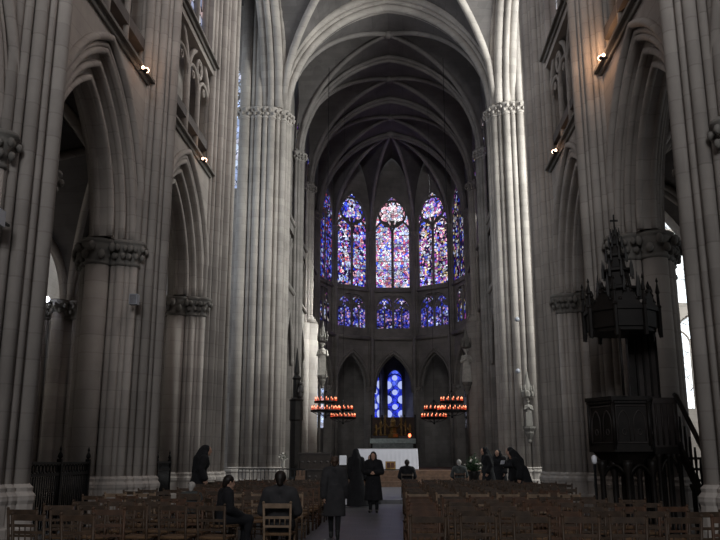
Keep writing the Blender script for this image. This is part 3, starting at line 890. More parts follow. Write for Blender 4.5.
# ------------------------------------------------------------------ people
def cap(mb, p0, p1, r0, r1, n=12):
    p0, p1 = Vector(p0), Vector(p1)
    t = (p1-p0); L = t.length; t = t.normalized() if L > 1e-6 else Vector((0,0,1))
    ref = Vector((0,0,1)) if abs(t.z) < .9 else Vector((1,0,0))
    u = t.cross(ref).normalized(); w = t.cross(u)
    rows = []
    for i in range(5):
        a = PI/2*(1-i/4); rows.append((-math.sin(a)*r0, max(1e-3, math.cos(a)*r0)))
    for i in range(5):
        a = PI/2*i/4; rows.append((L+math.sin(a)*r1, max(1e-3, math.cos(a)*r1)))
    v = []; f = []
    for s_, r in rows:
        for k in range(n):
            q = 2*PI*k/n; v.append(p0+t*s_+(u*math.cos(q)+w*math.sin(q))*r)
    for j in range(len(rows)-1):
        for k in range(n):
            k2 = (k+1) % n; f.append([j*n+k, j*n+k2, (j+1)*n+k2, (j+1)*n+k])
    f.append(list(range(n))[::-1]); f.append([(len(rows)-1)*n+k for k in range(n)])
    mb.add(v, f, True)
def blob(mb, name, mat, parent=None, voxel=.012, smooth=3):
    o = mb.build(name, mat)
    m = o.modifiers.new('r', 'REMESH'); m.mode = 'VOXEL'; m.voxel_size = voxel; m.use_smooth_shade = True
    if smooth:
        s = o.modifiers.new('s', 'SMOOTH'); s.iterations = smooth; s.factor = .5
    dg = bpy.context.evaluated_depsgraph_get()
    me = bpy.data.meshes.new_from_object(o.evaluated_get(dg))
    old = o.data; o.modifiers.clear(); o.data = me; bpy.data.meshes.remove(old); me.name = name
    if not me.materials: me.materials.append(mat)
    me.polygons.foreach_set('use_smooth', [True]*len(me.polygons))
    if parent: o.parent = parent
    return o
V = Vector
def hand(mb, w, d, side, curl=.5, nrm=None):
    """palm, four unequal bent fingers and a thumb from wrist w along d"""
    d = V(d).normalized()
    n = V(nrm) if nrm else V((0,1,0))
    n = (n - d*n.dot(d)).normalized(); s = d.cross(n)*side
    for i in range(4):
        o = s*(.021*(i-1.5))
        cap(mb, w+o*.5, w+d*.085+o, .018, .0125, 8)
    for i, L in enumerate((.068, .078, .073, .057)):
        o = s*(.0225*(i-1.5)); a = w+d*.085+o
        d1 = (d + n*curl*.5).normalized(); d2 = (d + n*curl*1.6).normalized()
        cap(mb, a, a+d1*L*.55, .0105, .0095, 8); cap(mb, a+d1*L*.55, a+d1*L*.55+d2*L*.5, .0095, .008, 8)
    a = w+d*.025-s*.03; dt = (d*.75 - s*.6 + n*.35).normalized(); b = a+dt*.045
    cap(mb, w+d*.01, a, .018, .013, 8); cap(mb, a, b, .0125, .011, 8); cap(mb, b, b+(d*.9+n*.4).normalized()*.032, .011, .009, 8)
def head(mb, c, k=1.0):
    """face looks toward +y"""
    c = V(c)
    B = MB(); B.ball((0, -.008, .022), 1, 16, 12, (.074, .093, .098)); B.v = [tuple(V((x*1, y*1, z*1))) for x, y, z in B.v]
    mb.add([tuple(c+V(p)*k) for p in B.v], B.f, True)
    J = MB(); J.ball((0, .022, -.045), 1, 14, 10, (.056, .064, .068)); mb.add([tuple(c+V(p)*k) for p in J.v], J.f, True)
    q = lambda x, y, z: c+V((x, y, z))*k
    cap(mb, q(0, .078, .012), q(0, .097, -.022), .009*k, .0145*k, 8)          # nose
    cap(mb, q(-.018, .078, -.058), q(.018, .078, -.058), .009*k, .009*k, 8)   # mouth
    cap(mb, q(-.045, .068, .030), q(-.015, .083, .030), .008*k, .008*k, 8); cap(mb, q(.045, .068, .030), q(.015, .083, .030), .008*k, .008*k, 8)
    cap(mb, q(0, .07, -.1), q(0, .06, -.095), .022*k, .026*k, 8)
    for s in (-1, 1):
        cap(mb, q(s*.076, -.008, .018), q(s*.074, .0, -.02), .014*k, .010*k, 8)
        cap(mb, q(s*.03, .072, .008), q(s*.03, .075, .008), .011*k, .011*k, 8)
def joints(pose, lean=0.0):
    J = dict(pel=V((0,0,.92)), che=V((0,.01,1.22)), neck=V((0,0,1.40)), hd=V((0,.025,1.545)))
    for s, n in ((-1,'l'),(1,'r')):
        J['hip'+n]=V((s*.085,0,.9)); J['kn'+n]=V((s*.09,.03,.49)); J['an'+n]=V((s*.09,-.01,.085)); J['toe'+n]=V((s*.105,.14,.03))
        J['sh'+n]=V((s*.165,-.01,1.355)); J['el'+n]=V((s*.215,-.04,1.09)); J['wr'+n]=V((s*.21,.07,.86))
    if pose == 'walk':
        J['knl']=V((-.08,.13,.5)); J['anl']=V((-.07,.16,.09)); J['toel']=V((-.08,.31,.04))
        J['knr']=V((.075,-.02,.49)); J['anr']=V((.07,-.2,.13)); J['toer']=V((.08,-.07,.03))
        J['ell']=V((-.22,-.12,1.1)); J['wrl']=V((-.22,-.08,.85)); J['elr']=V((.22,-.03,1.09)); J['wrr']=V((.225,.12,.87))
    if pose == 'clasp':
        for s, n in ((-1,'l'),(1,'r')):
            J['el'+n]=V((s*.235,.0,1.1)); J['wr'+n]=V((s*.075,.2,1.09))
    if pose == 'sit':
        dz = -.42
        for q in ('pel','che','neck','hd'): J[q]=J[q]+V((0,0,dz))
        for s, n in ((-1,'l'),(1,'r')):
            J['hip'+n]=V((s*.095,.02,.52)); J['kn'+n]=V((s*.11,.44,.5)); J['an'+n]=V((s*.11,.40,.085)); J['toe'+n]=V((s*.12,.55,.03))
            J['sh'+n]=J['sh'+n]+V((0,0,dz)); J['el'+n]=V((s*.25,.02,.69)); J['wr'+n]=V((s*.11,.27,.6))
    if lean:
        piv = J['pel']
        M = Matrix.Rotation(-lean, 3, 'X')
        for q in J:
            if q[:3] in ('che','nec','hd') or q[:2] in ('sh','el','wr','hd','ne'): J[q] = piv + M @ (J[q]-piv)
    return J
def torso(mb, J, g=0, arms=True, cuff=.0):
    pel, che, nk = J['pel'], J['che'], J['neck']
    for s in (-1, 1):
        cap(mb, pel+V((s*.06,0,0)), pel+V((s*.05,0,.16)), .105+g, .09+g)
        cap(mb, pel+V((s*.05,0,.16)), che+V((s*.065,0,0)), .088+g, .098+g)
        n = 'l' if s < 0 else 'r'
        cap(mb, che+V((s*.065,0,0)), J['sh'+n]*.75+nk*.25-V((0,0,.03)), .098+g, .07+g)
        if arms:
            cap(mb, J['sh'+n], J['el'+n], .057+g*1.1, .044+g*1.1); 
            w = J['wr'+n]; e = J['el'+n]
            cap(mb, e, e+(w-e)*(1-cuff), .043+g*1.1, .031+g*1.3)
        cap(mb, J['sh'+n], nk+V((s*.03,0,.0)), .058+g, .058+g*.6)
def legs(mb, J, g=0, foot=True, lo=0):
    for n in 'lr':
        cap(mb, J['hip'+n], J['kn'+n], .088+g, .056+g)
        a = J['an'+n]+(J['kn'+n]-J['an'+n])*lo
        cap(mb, J['kn'+n], a, .054+g, .036+g)
        if foot: cap(mb, J['an'+n]-V((0,.03,.035)), J['toe'+n], .038+g, .03+g)
def person(loc, rz, label, pose='stand', group=None, lean=0, k=1.0, outfit='habit', mat=None, hairm=None, voxel=.012, extra=None, legm=None, cat='person', turn=0, sway=0, wx=1.0):
    J = joints(pose, lean)
    hk = 1.0
    b = MB(); torso(b, J); legs(b, J)
    cap(b, J['neck']-V((0,0,.02)), J['hd']-V((0,.02,.06)), .055, .052)
    hb = MB(); head(hb, (0,0,0))
    Rh = Matrix.Rotation(turn, 3, 'Z') @ Matrix.Rotation(-lean*.9, 3, 'X')
    b.add([tuple(J['hd']+Rh @ V(p)) for p in hb.v], hb.f, True)
    for n, s in (('l',-1),('r',1)):
        d = (J['wr'+n]-J['el'+n]).normalized()
        if pose == 'clasp': d = V((-s*.75,.3,.05))
        hand(b, J['wr'+n], d, s, .6, (-s,.2,-.3) if pose != 'clasp' else (0,-.6,-.6))
    body = blob(b, 'person', SKIN, None, voxel, 2)
    body.location = loc; body.rotation_euler = (0,0,rz); body.scale = (k*wx,k*wx,k)
    tag(body, label, cat, group)
    hd = J['hd']; H = lambda x, y, z: hd + Rh @ V((x, y, z))
    mat = mat or BLACK
    def skirt(mb, z0, z1, r0, r1, cx=0, cy=0, dy=0):
        mb.loft([(0, (cy+dy*(1-t)), z0+(z1-z0)*t, r0+(r1-r0)*(t**.8), (r0*.8)+(r1*.8-r0*.8)*(t**.8)) for t in [q/8 for q in range(9)]], 24)
    if outfit == 'habit':
        c = MB(); torso(c, J, .028, True, .04)
        if pose == 'sit':
            legs(c, J, .04, False, .1); c.loft([(0,.42,.1,.24,.12),(0,.42,.5,.22,.12)], 16)
        else: skirt(c, .03, 1.12, .36, .155, 0, 0, -.05-sway)
        for n in 'lr': cap(c, J['el'+n], J['el'+n]+(J['wr'+n]-J['el'+n])*.92, .065, .085)
        blob(c, 'habit', mat, body, .016, 3)
        v = MB()
        v.ball(tuple(H(0,-.035,.03)), 1, 16, 10, (.098,.1,.113))
        nk = J['neck']
        cap(v, H(0,-.075,0), nk+V((0,-.09,-.05)), .085, .11); 
        for s in (-1, 1):
            cap(v, H(s*.045,-.04,-.02), nk+V((s*.11,-.03,-.08)), .065, .08)
            cap(v, nk+V((s*.11,-.05,-.08)), nk+V((s*.13,-.12,-.35)), .075, .06)
        cap(v, nk+V((0,-.1,-.05)), nk+V((0,-.14,-.42)), .11, .09)
        blob(v, 'veil', mat, body, .014, 3)
        col = MB(); cap(col, nk+V((0,.03,.0)), nk+V((0,.045,.03)), .062, .06); 
    elif outfit == 'coat':
        c = MB(); torso(c, J, .036, True, .03)
        if pose == 'sit': legs(c, J, .03, False, .55)
        else: c.loft([(0, .0, z, rx, ry) for z, rx, ry in ((.45,.235,.165),(.6,.232,.165),(.8,.225,.165),(.95,.21,.155),(1.1,.175,.14))], 24)
        cap(c, J['neck']+V((-.03,0,.01)), J['neck']+V((.03,0,.01)), .075, .075)
        blob(c, 'coat', mat, body, .014, 3)
        l = MB(); legs(l, J, .012, False, .02 if pose == 'sit' else .05); blob(l, 'trousers' if pose == 'sit' else 'stockings', legm or BLACK, body, .014, 2)
    elif outfit == 'long_coat':
        c = MB(); torso(c, J, .034, True, .05)
        c.loft([(0, -.005, z, rx, ry) for z, rx, ry in ((.33,.27,.2),(.5,.25,.185),(.7,.23,.17),(.95,.195,.15),(1.12,.165,.135))], 24)
        for s in (-1, 1): cap(c, J['neck']+V((s*.05,.03,0)), J['neck']+V((s*.03,.09,-.16)), .05, .035)
        blob(c, 'coat', mat, body, .012, 2)
        l = MB(); legs(l, J, .012, False, .05); blob(l, 'stockings', BLACK, body, .014, 2)
        bl = MB(); 
        for i in range(4): bl.ball((0, .155, .98-.12*i) if i else (0,.15,1.0), .016, 8, 6)
        bl.build('button', SHOE, body)
    for n in 'lr':
        if outfit != 'habit' or pose == 'sit':
            s = MB(); a, t = J['an'+n], J['toe'+n]
            cap(s, a-V((0,.035,.04)), t, .046, .036); cap(s, a-V((0,.035,.04)), a+V((0,-.03,.02)), .046, .043)
            if outfit != 'habit': s.box((a.x-.025, a.y-.075, max(-.0, t.z-.03)), (a.x+.025, a.y-.03, a.z-.03))
            blob(s, 'shoe', SHOE, body, .012, 1)
    if outfit != 'habit':
        h = MB()
        h.ball(tuple(H(0,-.022,.04)), 1, 16, 10, (.088,.099,.094))
        cap(h, H(0,-.06,.01), H(0,-.075,-.05), .07, .05)
        if extra and 'long' in extra:
            for s in (-1, 1):
                cap(h, H(s*.055,-.02,.02), H(s*.075,-.03,-.15), .045, .035); cap(h, H(s*.03,-.06,0), H(s*.04,-.075,-.2), .06, .05)
        if extra and 'bun' in extra: cap(h, H(-.01,-.1,.02), H(.01,-.1,.02), .045, .045)
        if extra and 'cap' in extra:
            blob(h, 'knit_cap', hairm, body, .012, 2)
        else: blob(h, 'hair', hairm or HAIR, body, .012, 2)
    return body, J
woman, JA = person((-1.3, 16.6, 0), R(3), 'person in knee-length charcoal coat walking up the aisle, seen from behind', 'walk', k=.945, outfit='coat', mat=CHAR, hairm=HAIRB, voxel=.009, extra='bun', lean=.03)
# bright thing held at her side
b = MB(); b.box((-.022, -.035, -.10), (.022, .03, .03))
o = tag(b.build('folded_leaflet', PAPER), 'small white folded leaflet held in the right hand of the person walking up the aisle', 'leaflet')
o.location = V((-1.3, 16.6, 0)) + Matrix.Rotation(R(3), 3, 'Z') @ ((JA['wrr']+V((.005,.04,-.09)))*.945)
person((-1.44, 27.6, 0), R(12), 'person in black robe and veil seen from behind, bowed, further up the aisle', 'stand', k=1.12, lean=.16)
person((-.79, 24.8, 0), R(176), 'person in long black coat facing the camera with hands clasped, in the aisle', 'clasp', k=1.045, outfit='long_coat', hairm=HAIR, voxel=.008, extra='long')
person((-1.02, 29.0, 0), R(150), 'dark veiled person half hidden behind the one in the long black coat', 'stand', k=1.0)
person((-3.06, 14.45, 0), R(-62), 'seated person in black coat with face turned in profile to the right', 'sit', k=1.0, outfit='coat', mat=BLACK, hairm=HAIR, lean=.12)
person((-1.86, 12.95, 0), R(2), 'seated person in dark grey coat with short dark hair, seen from behind', 'sit', k=1.07, outfit='coat', mat=CHAR, hairm=HAIR)
person((-4.15, 16.55, 0), R(0), 'seated person wearing a pale knit cap and grey coat on the left', 'sit', k=.86, outfit='coat', mat=GREYC, hairm=HAIRW, extra='cap')
person((-5.72, 23.7, 0), R(-70), 'person in black habit and veil standing by the second left pillar gap', 'stand', k=1.15, lean=.14, wx=1.3)
person((3.22, 30.9, .14), R(100), 'first of four black-robed persons right of the altar, counted from the altar', 'stand', 'black-robed group', k=1.09, lean=.12, wx=1.2)
person((3.78, 32.2, .14), R(150), 'second of four black-robed persons right of the altar, counted from the altar', 'stand', 'black-robed group', k=1.05, lean=.08, wx=1.2)
p3, J3 = person((4.02, 29.9, .14), R(80), 'third of four black-robed persons right of the altar, holding a white paper', 'clasp', 'black-robed group', k=1.08, lean=.12, wx=1.2)
person((3.95, 27.3, 0), R(75), 'fourth of four black-robed persons, the one farthest from the altar', 'stand', 'black-robed group', k=1.12, lean=.34, wx=1.25, sway=.1)
b = MB(); b.box((-.1, -.006, -.07), (.1, .006, .07)); o = b.build('paper_sheet', PAPER); o.location = (3.64, 29.84, 1.42); o.rotation_euler = (R(20), 0, R(40))
tag(o, 'white paper sheet held by a black-robed person right of the altar', 'paper')
person((.26, 31.2, .14), R(0), 'small seated dark figure in front of the right end of the white altar', 'sit', k=1.1, outfit='coat', mat=BLACK, hairm=HAIR)
person((2.32, 33, .14), R(0), 'seated person with pale hair and grey coat right of the altar', 'sit', k=1.1, outfit='coat', mat=GREYC, hairm=HAIRW)
# ------------------------------------------------------------------ chairs
def make_chair(wood, detailed=True):
    """French church chair: rush seat, splayed legs, ladder and spindle back; faces +y"""
    P = {}
    s = MB(); s.add([(-.20,-.19,.43),(.20,-.19,.43),(.22,.21,.43),(-.22,.21,.43),(-.20,-.19,.47),(.20,-.19,.47),(.22,.21,.47),(-.22,.21,.47)],
        [[0,3,2,1],[4,5,6,7],[0,1,5,4],[1,2,6,5],[2,3,7,6],[3,0,4,7]])
    s.tube([(-.2,-.19,.45),(.2,-.19,.45),(.22,.21,.45),(-.22,.21,.45)], .026, 6, closed=True)
    P['seat'] = [(s, RUSH)]
    lg = []
    for sx in (-1, 1):
        m = MB(); m.tube([(sx*.21,.2,0),(sx*.21,.2,.45)], .019, 6); lg.append((m, wood))
        m = MB(); m.tube([(sx*.195,-.21,0),(sx*.195,-.2,.45),(sx*.205,-.26,.95)], .02, 6); m.ball((sx*.206,-.263,.96), .024, 6, 4); lg.append((m, wood))
    P['leg'] = lg
    b = MB()
    for z, h in ((.87, .075), (.70, .04), (.56, .035)):
        y = -.2-(z-.45)*.12
        b.box((-.2, y-.012, z), (.2, y+.012, z+h))
    for i in range(4):
        x = -.12+.08*i; b.tube([(x,-.215,.58),(x,-.232,.71)], .009, 5)
    P['backrest'] = [(b, wood)]
    t = MB()
    for z in (.14, .28):
        t.tube([(-.205,-.2,z+.03),(-.21,.2,z)], .011, 5); t.tube([(.205,-.2,z+.03),(.21,.2,z)], .011, 5); t.tube([(-.21,.2,z+.04),(.21,.2,z+.04)], .011, 5)
    t.tube([(-.2,-.205,.22),(.2,-.205,.22)], .011, 5)
    P['stretcher'] = [(t, wood)]
    root = empty('church_chair')
    if detailed:
        for k, L in P.items():
            for m, mt in L: m.build(k, mt, root)
        return root
    bpy.data.objects.remove(root)
    allm = MB()
    me = None
    mats = []; idx = []
    for k, L in P.items():
        for m, mt in L:
            if mt not in mats: mats.append(mt)
            idx += [mats.index(mt)]*len(m.f); allm.add(m.v, [], False)
            o = len(allm.v)-len(m.v)
            for f, sm in zip(m.f, m.sm): allm.f.append([i+o for i in f]); allm.sm.append(sm)
    o = allm.build('church_chair', mats[0])
    for mt in mats[1:]: o.data.materials.append(mt)
    o.data.polygons.foreach_set('material_index', idx)
    return o
WOODS = [WOOD, simple('reddish chair wood', (.075, .038, .022), .5, var=.35, scale=9), simple('brown chair wood', (.06, .036, .022), .5, var=.35, scale=9)]
protoD = [make_chair(w) for w in WOODS]
protoS = [make_chair(w, False) for w in WOODS]
protoP = make_chair(WOOD_P, False)
protoPD = make_chair(WOOD_P, True)
used = set()
def place(proto, loc, rz):
    if proto.name not in used:
        used.add(proto.name); r = proto
    else:
        r = proto.copy(); COL.objects.link(r)
        for c in proto.children:
            d = c.copy(); COL.objects.link(d); d.parent = r
    r.location = loc; r.rotation_euler = (0,0,rz); r.scale = (1,1,.91); return r
rows = [10.15 + 1.06*i for i in range(18)]
seated = [(-3.06, 14.45), (-1.86, 12.95), (-4.15, 16.55)]
rg = random.Random(5)
for i, y in enumerate(rows):
    pale = (i == 6)
    for sd in (-1, 1):
        n = 7 if sd < 0 else 8
        cnt = 0
        for j in range(n):
            x = (-2.10-.58*j) if sd < 0 else (.32+.58*j)
            if sd > 0 and x > 3.6 and 15.0 < y < 18.9: continue       # the pulpit stands here
            if sd > 0 and abs(y-20.6) < 1.4 and x > 4.1: continue
            if sd > 0 and x > 4.2 and y < 15.4: continue
            if abs(x) > .47*y+1.2: continue                            # outside the picture
            if sd < 0 and x < -5.2 and (abs(y-13.6) < 1.7 or abs(y-20.8) < 1.7 or y > 26.4): continue
            if sd > 0 and y > 26.0 and x > 3.3: continue
            if pale: yy, xx, rz = y, x, 0
            else: yy, xx, rz = y+rg.uniform(-.07, .07), x+rg.uniform(-.03, .03), R(rg.uniform(-8, 8))
            if sd < 0 and ((i < 4 and j < 2 and (i, j) != (2, 1)) or (i < 2 and j < 3) or (i == 4 and j in (1, 2)) or (i == 6 and j in (3, 4))): continue
            if math.hypot(x+5.72, y-23.7) < .6: continue
            w = rg.choice((0, 0, 1, 2))
            pr = (protoP if pale else protoS[w]) if y > 14.0 else protoD[w]
            o = place(pr, (xx, yy, 0), rz)
            sn = 'left' if sd < 0 else 'right'
            kind = 'pale wooden church chair' if pale else 'dark wooden rush-seat chair'
            tag(o, f'{kind}, {ORD[cnt]} from the aisle in the {ORD[i]} nearest row {sn} of aisle', 'chair', f'church chairs {sn} of the aisle')
            cnt += 1
for k, (x, y) in enumerate(seated):
    rz = 0 if k else R(-10)
    o = place(protoPD if k == 1 else protoS[k % 3], (x, y-.02, 0), R(-60) if k == 0 else 0)
    tag(o, ('church chair under the seated person in black coat seen in profile', 'spindle-backed pale chair under the seated person in dark grey coat', 'church chair under the seated person in pale knit cap')[k], 'chair', 'occupied church chairs')
for k, (x, y) in enumerate(((.26, 31.2), (2.32, 33))):
    o = place(protoS[k], (x, y-.02, .14), 0)
    tag(o, ('church chair under the small seated figure before the altar', 'church chair under the pale-haired person right of the altar')[k], 'chair', 'occupied church chairs')
for p in protoD+protoS+[protoP, protoPD]:
    if p.name not in used:
        for c in list(p.children): bpy.data.objects.remove(c)
        bpy.data.objects.remove(p)

# ------------------------------------------------------------------ altar
al = empty('altar', (-.69, 46.7, .95)); tag(al, 'long free-standing altar table under a white cloth on the steps', 'altar')
MB().box((-1.5, -.5, 0), (1.5, .5, 1.08)).build('altar_block', OAK_L, al); MB().box((-1.62, -.58, 1.08), (1.62, .58, 1.16)).build('tabletop', OAK_L, al)
c = MB(); n = 60
def fold(t): return .03*math.sin(t*40)+.018*math.sin(t*91)
top = []; bot = []
per = [(-1.66+3.32*i/n, -.62) for i in range(n)] + [(1.66, -.62+1.24*i/20) for i in range(20)] + [(1.66-3.32*i/n, .62) for i in range(n)] + [(-1.66, .62-1.24*i/20) for i in range(20)]
vs = []; M = len(per)
for li, (z, ex) in enumerate(((1.175, 0), (1.12, .012), (.8, .03), (.4, .05), (.06, .07))):
    for q, (x, y) in enumerate(per):
        f_ = 1 + (ex + (fold(q/M*6)*ex/.07))*.55/1.0
        vs.append((x*(1+(ex+fold(q/M*6)*ex*6)*.45), y*(1+(ex+fold(q/M*6)*ex*6)*1.0), z))
c.add(vs, [[l*M+q, l*M+(q+1) % M, (l+1)*M+(q+1) % M, (l+1)*M+q] for l in range(4) for q in range(M)] + [list(range(M))], True)
cl = c.build('altar_cloth', CLOTHW); cl.location = (-.69, 46.7, .95)
tag(cl, 'white linen cloth hanging to the floor over the altar table', 'altar cloth')
ic = empty('gilded_icon', (-.52, 45.78, 1.2)); tag(ic, 'small gilded double icon propped before the front of the white altar cloth', 'icon')
MB().box((-.28, -.03, 0), (.28, .03, .42)).build('frame', GOLD, ic)
MB().box((-.2, -.045, .07), (-.02, -.03, .35)).build('picture', simple('dark icon', (.05, .02, .015), .6), ic); MB().box((.02, -.045, .07), (.2, -.03, .35)).build('picture', simple('dark icon red', (.08, .03, .015), .6), ic)
m = MB(); m.box((-.22, -.1, -.06), (.22, .06, 0)); m.build('stand', OAK, ic)
ic.location.z = 1.01
# ------------------------------------------------------------------ retable, back altar, sanctuary lamp
ba = empty('back_altar', (-.52, 62, .95)); tag(ba, 'grey marble altar table far behind the white altar', 'altar')
MB().box((-1.5, -.4, 0), (1.5, .4, 1.75)).build('altar_block', MARBLE, ba); MB().box((-1.7, -.5, 1.75), (1.7, .5, 2.1)).build('altar_slab', simple('pale grey slab', (.3, .36, .36), .5), ba)
rt = empty('retable', (-.5, 63.4, .95)); tag(rt, 'gilded carved altarpiece below the tall blue chapel window', 'altarpiece')
m = MB(); m.box((-1.6, -.2, 0), (1.6, .2, 2.35)); m.build('plinth', OAK_L, rt)
m = MB(); m.lathe([(.5,2.2),(.5,2.45),(.3,2.55),(.3,2.95),(.4,3.02),(.25,3.1),(.18,3.35),(.24,3.4),(.05,3.8)], (0,0,0), 8, smooth=False); m.build('tabernacle', GOLD, rt)
for sx in (-1, 1):
    for x, h in ((.62, 1.45), (.95, 1.1), (1.3, .8)):
        m = MB(); m.lathe([(.13,2.35),(.13,2.45),(.07,2.52),(.085,2.3+h*.75),(.12,2.35+h*.8),(.02,2.5+h)], (sx*x,0,0), 8); m.build('finial', GOLD, rt)
    m = MB(); m.tube([(sx*.3,0,2.9),(sx*.6,0,3.3),(sx*.95,0,3.0),(sx*1.3,0,2.75),(sx*1.5,0,2.4)], .06, 8); m.build('scroll', GOLD, rt)
FLAME_R = emit('red lamp glow', (1, .16, .07), 5)
sl = empty('sanctuary_lamp', (.74, 61.75, 3.06)); tag(sl, 'small glowing red oil lamp on the grey marble altar', 'lamp')
MB().lathe([(.09,0),(.09,.03),(.03,.06),(.05,.1)], (0,0,0), 10).build('base', GOLD, sl); MB().lathe([(.06,.1),(.1,.16),(.1,.3),(.06,.34)], (0,0,0), 10).build('glass', FLAME_R, sl)
# crimson/wooden screen behind the altar
sc = empty('wooden_screen', (-.5, 66.5, .95)); tag(sc, 'brown wooden screen standing behind the gilded altarpiece', 'screen')
m = MB(); m.box((-1.75, -.06, 0), (1.75, .06, 3.9)); m.build('panel', simple('brown screen', (.05, .026, .018), .6), sc)
for x in (-1.75, -.9, .9, 1.75): MB().box((x-.07, -.1, 0), (x+.07, .1, 4.1)).build('post', OAK, sc)

# ------------------------------------------------------------------ candle coronas
CANDLE = emit('red candle glow', (1, .10, .035), .75)
FL = emit('candle flame', (1, .33, .17), 2.6)
ember = MB(); ember.lathe([(.024,0),(.025,.02),(.025,.12),(.018,.14)], (0,0,0), 8)
flm = MB(); flm.lathe([(.012,.14),(.026,.17),(.021,.21),(.004,.26)], (0,0,0), 8)
ME_C, ME_F = ember.mesh('candle', CANDLE), flm.mesh('flame', FL)
def corona(x, y, z, label, ztop, r1=.66, r2=.86):
    root = empty('chandelier', (x, y, z)); tag(root, label, 'chandelier', 'candle crowns in the choir')
    for nm, r, zz, k in (('upper_ring', r1, .54, 13), ('lower_ring', r2, 0, 18)):
        m = MB(); m.lathe([(r-.03,-.03),(r+.05,-.03),(r+.09,.06),(r+.02,.09),(r-.03,.06),(r-.03,-.03)], (0,0,zz), 28, cap=False)
        for q in range(k): m.lathe([(.05,.06),(.06,.085),(.03,.1)], (r*math.cos(2*PI*q/k), r*math.sin(2*PI*q/k), zz), 8)
        m.build(nm, IRON, root)
        for q in range(k):
            a = 2*PI*q/k
            o = bpy.data.objects.new('candle', ME_C); COL.objects.link(o); o.parent = root; o.location = (r*math.cos(a), r*math.sin(a), zz+.09)
            f = bpy.data.objects.new('flame', ME_F); COL.objects.link(f); f.parent = o
    m = MB(); m.lathe([(.02,-.42),(.09,-.34),(.03,-.25),(.05,-.1),(.04,.4),(.09,.5),(.03,.62),(.03,1.3)], (0,0,0), 10); m.build('stem', IRON, root)
    for q in range(6):
        a = q*PI/3; m = MB()
        m.tube([(0,0,-.28),(r2*.5*math.cos(a),r2*.5*math.sin(a),-.22),(r2*math.cos(a),r2*math.sin(a),-.02)], .018, 6)
        m.tube([(0,0,1.3),(r1*math.cos(a),r1*math.sin(a),.56)], .010, 5); m.tube([(r1*math.cos(a),r1*math.sin(a),.54),(r2*math.cos(a),r2*math.sin(a),.03)], .010, 5)
        m.build('arm', IRON, root)
    m = MB(); m.tube([(0,0,1.3),(0,0,ztop-z)], .022 if y < 55 else .010, 6); m.build('cable', IRON, root)
    return root
corona(-4.53, 50.5, 4.41, 'two-tier iron crown of red candles left of the altar, the nearer one', 27.5)
corona(-3.98, 58, 4.36, 'two-tier iron crown of red candles left of the altar, the farther one', 28.0)
corona(3.20, 50.5, 4.39, 'two-tier iron crown of red candles right of the altar, the nearer one', 28.0)
corona(2.42, 58, 4.34, 'two-tier iron crown of red candles right of the altar, the farther one', 28.5)

# ------------------------------------------------------------------ iron fences
def fence(x0, y0, x1, y1, z, label):
    L = math.hypot(x1-x0, y1-y0); root = empty('iron_fence', (x0, y0, 0), math.atan2(y1-y0, x1-x0)); tag(root, label, 'fence', 'iron fences between the pillars')
    m = MB(); m.box((0,-.03,z-.28),(L,.03,z-.22)); m.box((0,-.04,z-.05),(L,.04,z)); 
    k = int(L/.2)
    for i in range(k): m.tube([(L*(i+.5)/k+.085*math.cos(q*PI/5), 0, z-.135+.085*math.sin(q*PI/5)) for q in range(10)], .016, 5, closed=True)
    m.build('top_rail', IRON, root)
    MB().box((0,-.03,.12),(L,.03,.18)).build('bottom_rail', IRON, root)
    bm = MB(); bm.tube([(0,0,.05),(0,0,z-.22)], .017, 6); me = bm.mesh('bar', IRON)
    nb = int(L/.13)
    for i in range(1, nb):
        o = bpy.data.objects.new('bar', me); COL.objects.link(o); o.parent = root; o.location = (L*i/nb, 0, 0)
    for x in (0, L/2, L):
        p = MB(); p.box((x-.05,-.05,0),(x+.05,.05,z+.06)); p.lathe([(.02,0),(.06,.05),(.05,.1),(.015,.16),(.03,.2),(.004,.28)], (x,0,z+.06), 8); p.build('post', IRON, root)
fence(-7.0, 15.25, -7.35, 19.35, 1.46, 'black iron railing between the first and second pillars on the left')
fence(-7.05, 22.5, -7.4, 26.5, 1.46, 'black iron railing between the second and third pillars on the left')
# low communion rail, left of the crossing
cr = empty('low_railing', (-8.6, 44.2, 0)); tag(cr, 'low iron railing with thin uprights beside the left crossing pillar', 'railing')
m = MB(); m.box((0,-.03,1.0),(3.6,.03,1.06)); m.box((0,-.03,.12),(3.6,.03,.17)); m.build('rail', IRON, cr)
for i in range(19): 
    m = MB(); m.tube([(.2*i,0,0),(.2*i,0,1.02)], .018, 6); m.build('bar', IRON, cr)

# ------------------------------------------------------------------ choir stalls, crucifix, lectern, flowers, statues
for k, (x, y, w) in enumerate(((-4.6, 45.0, 1.7), (-4.0, 43.0, 1.7))):
    st_ = empty('bench', (x, y, .68 if k == 0 else .14)); tag(st_, ('dark carved choir bench below the wooden crucifix', 'dark low kneeling bench left of the white altar')[k], 'bench')
    zt = 1.15 if k == 0 else .85
    MB().box((-w/2,-.05,0),(w/2,.0,zt)).build('back_panel', STALL, st_); MB().box((-w/2,0,.4),(w/2,.45,.46)).build('seat', STALL, st_)
    MB().box((-w/2-.05,-.09,zt),(w/2+.05,.05,zt+.06)).build('top_rail', OAK_L, st_)
    for sx in (-1, 1): MB().box((sx*w/2-.04,-.05,0),(sx*w/2+.04,.48,.8)).build('side_panel', STALL, st_)
    nb = 5
    for i in range(nb): MB().lathe([(.10,-.02),(.06,.01),(.02,.03)], (0,0,0), 8).map(lambda a,b,c_,i=i: (-w/2+w*(i+.5)/nb+a, -.05-c_, zt*.62+b)).build('rosette', OAK_L, st_)
cx = empty('wooden_shrine', (-5.78, 45.9, 0)); tag(cx, 'tall dark pinnacled wooden shrine with a small carved figure against the left choir pillar', 'shrine')
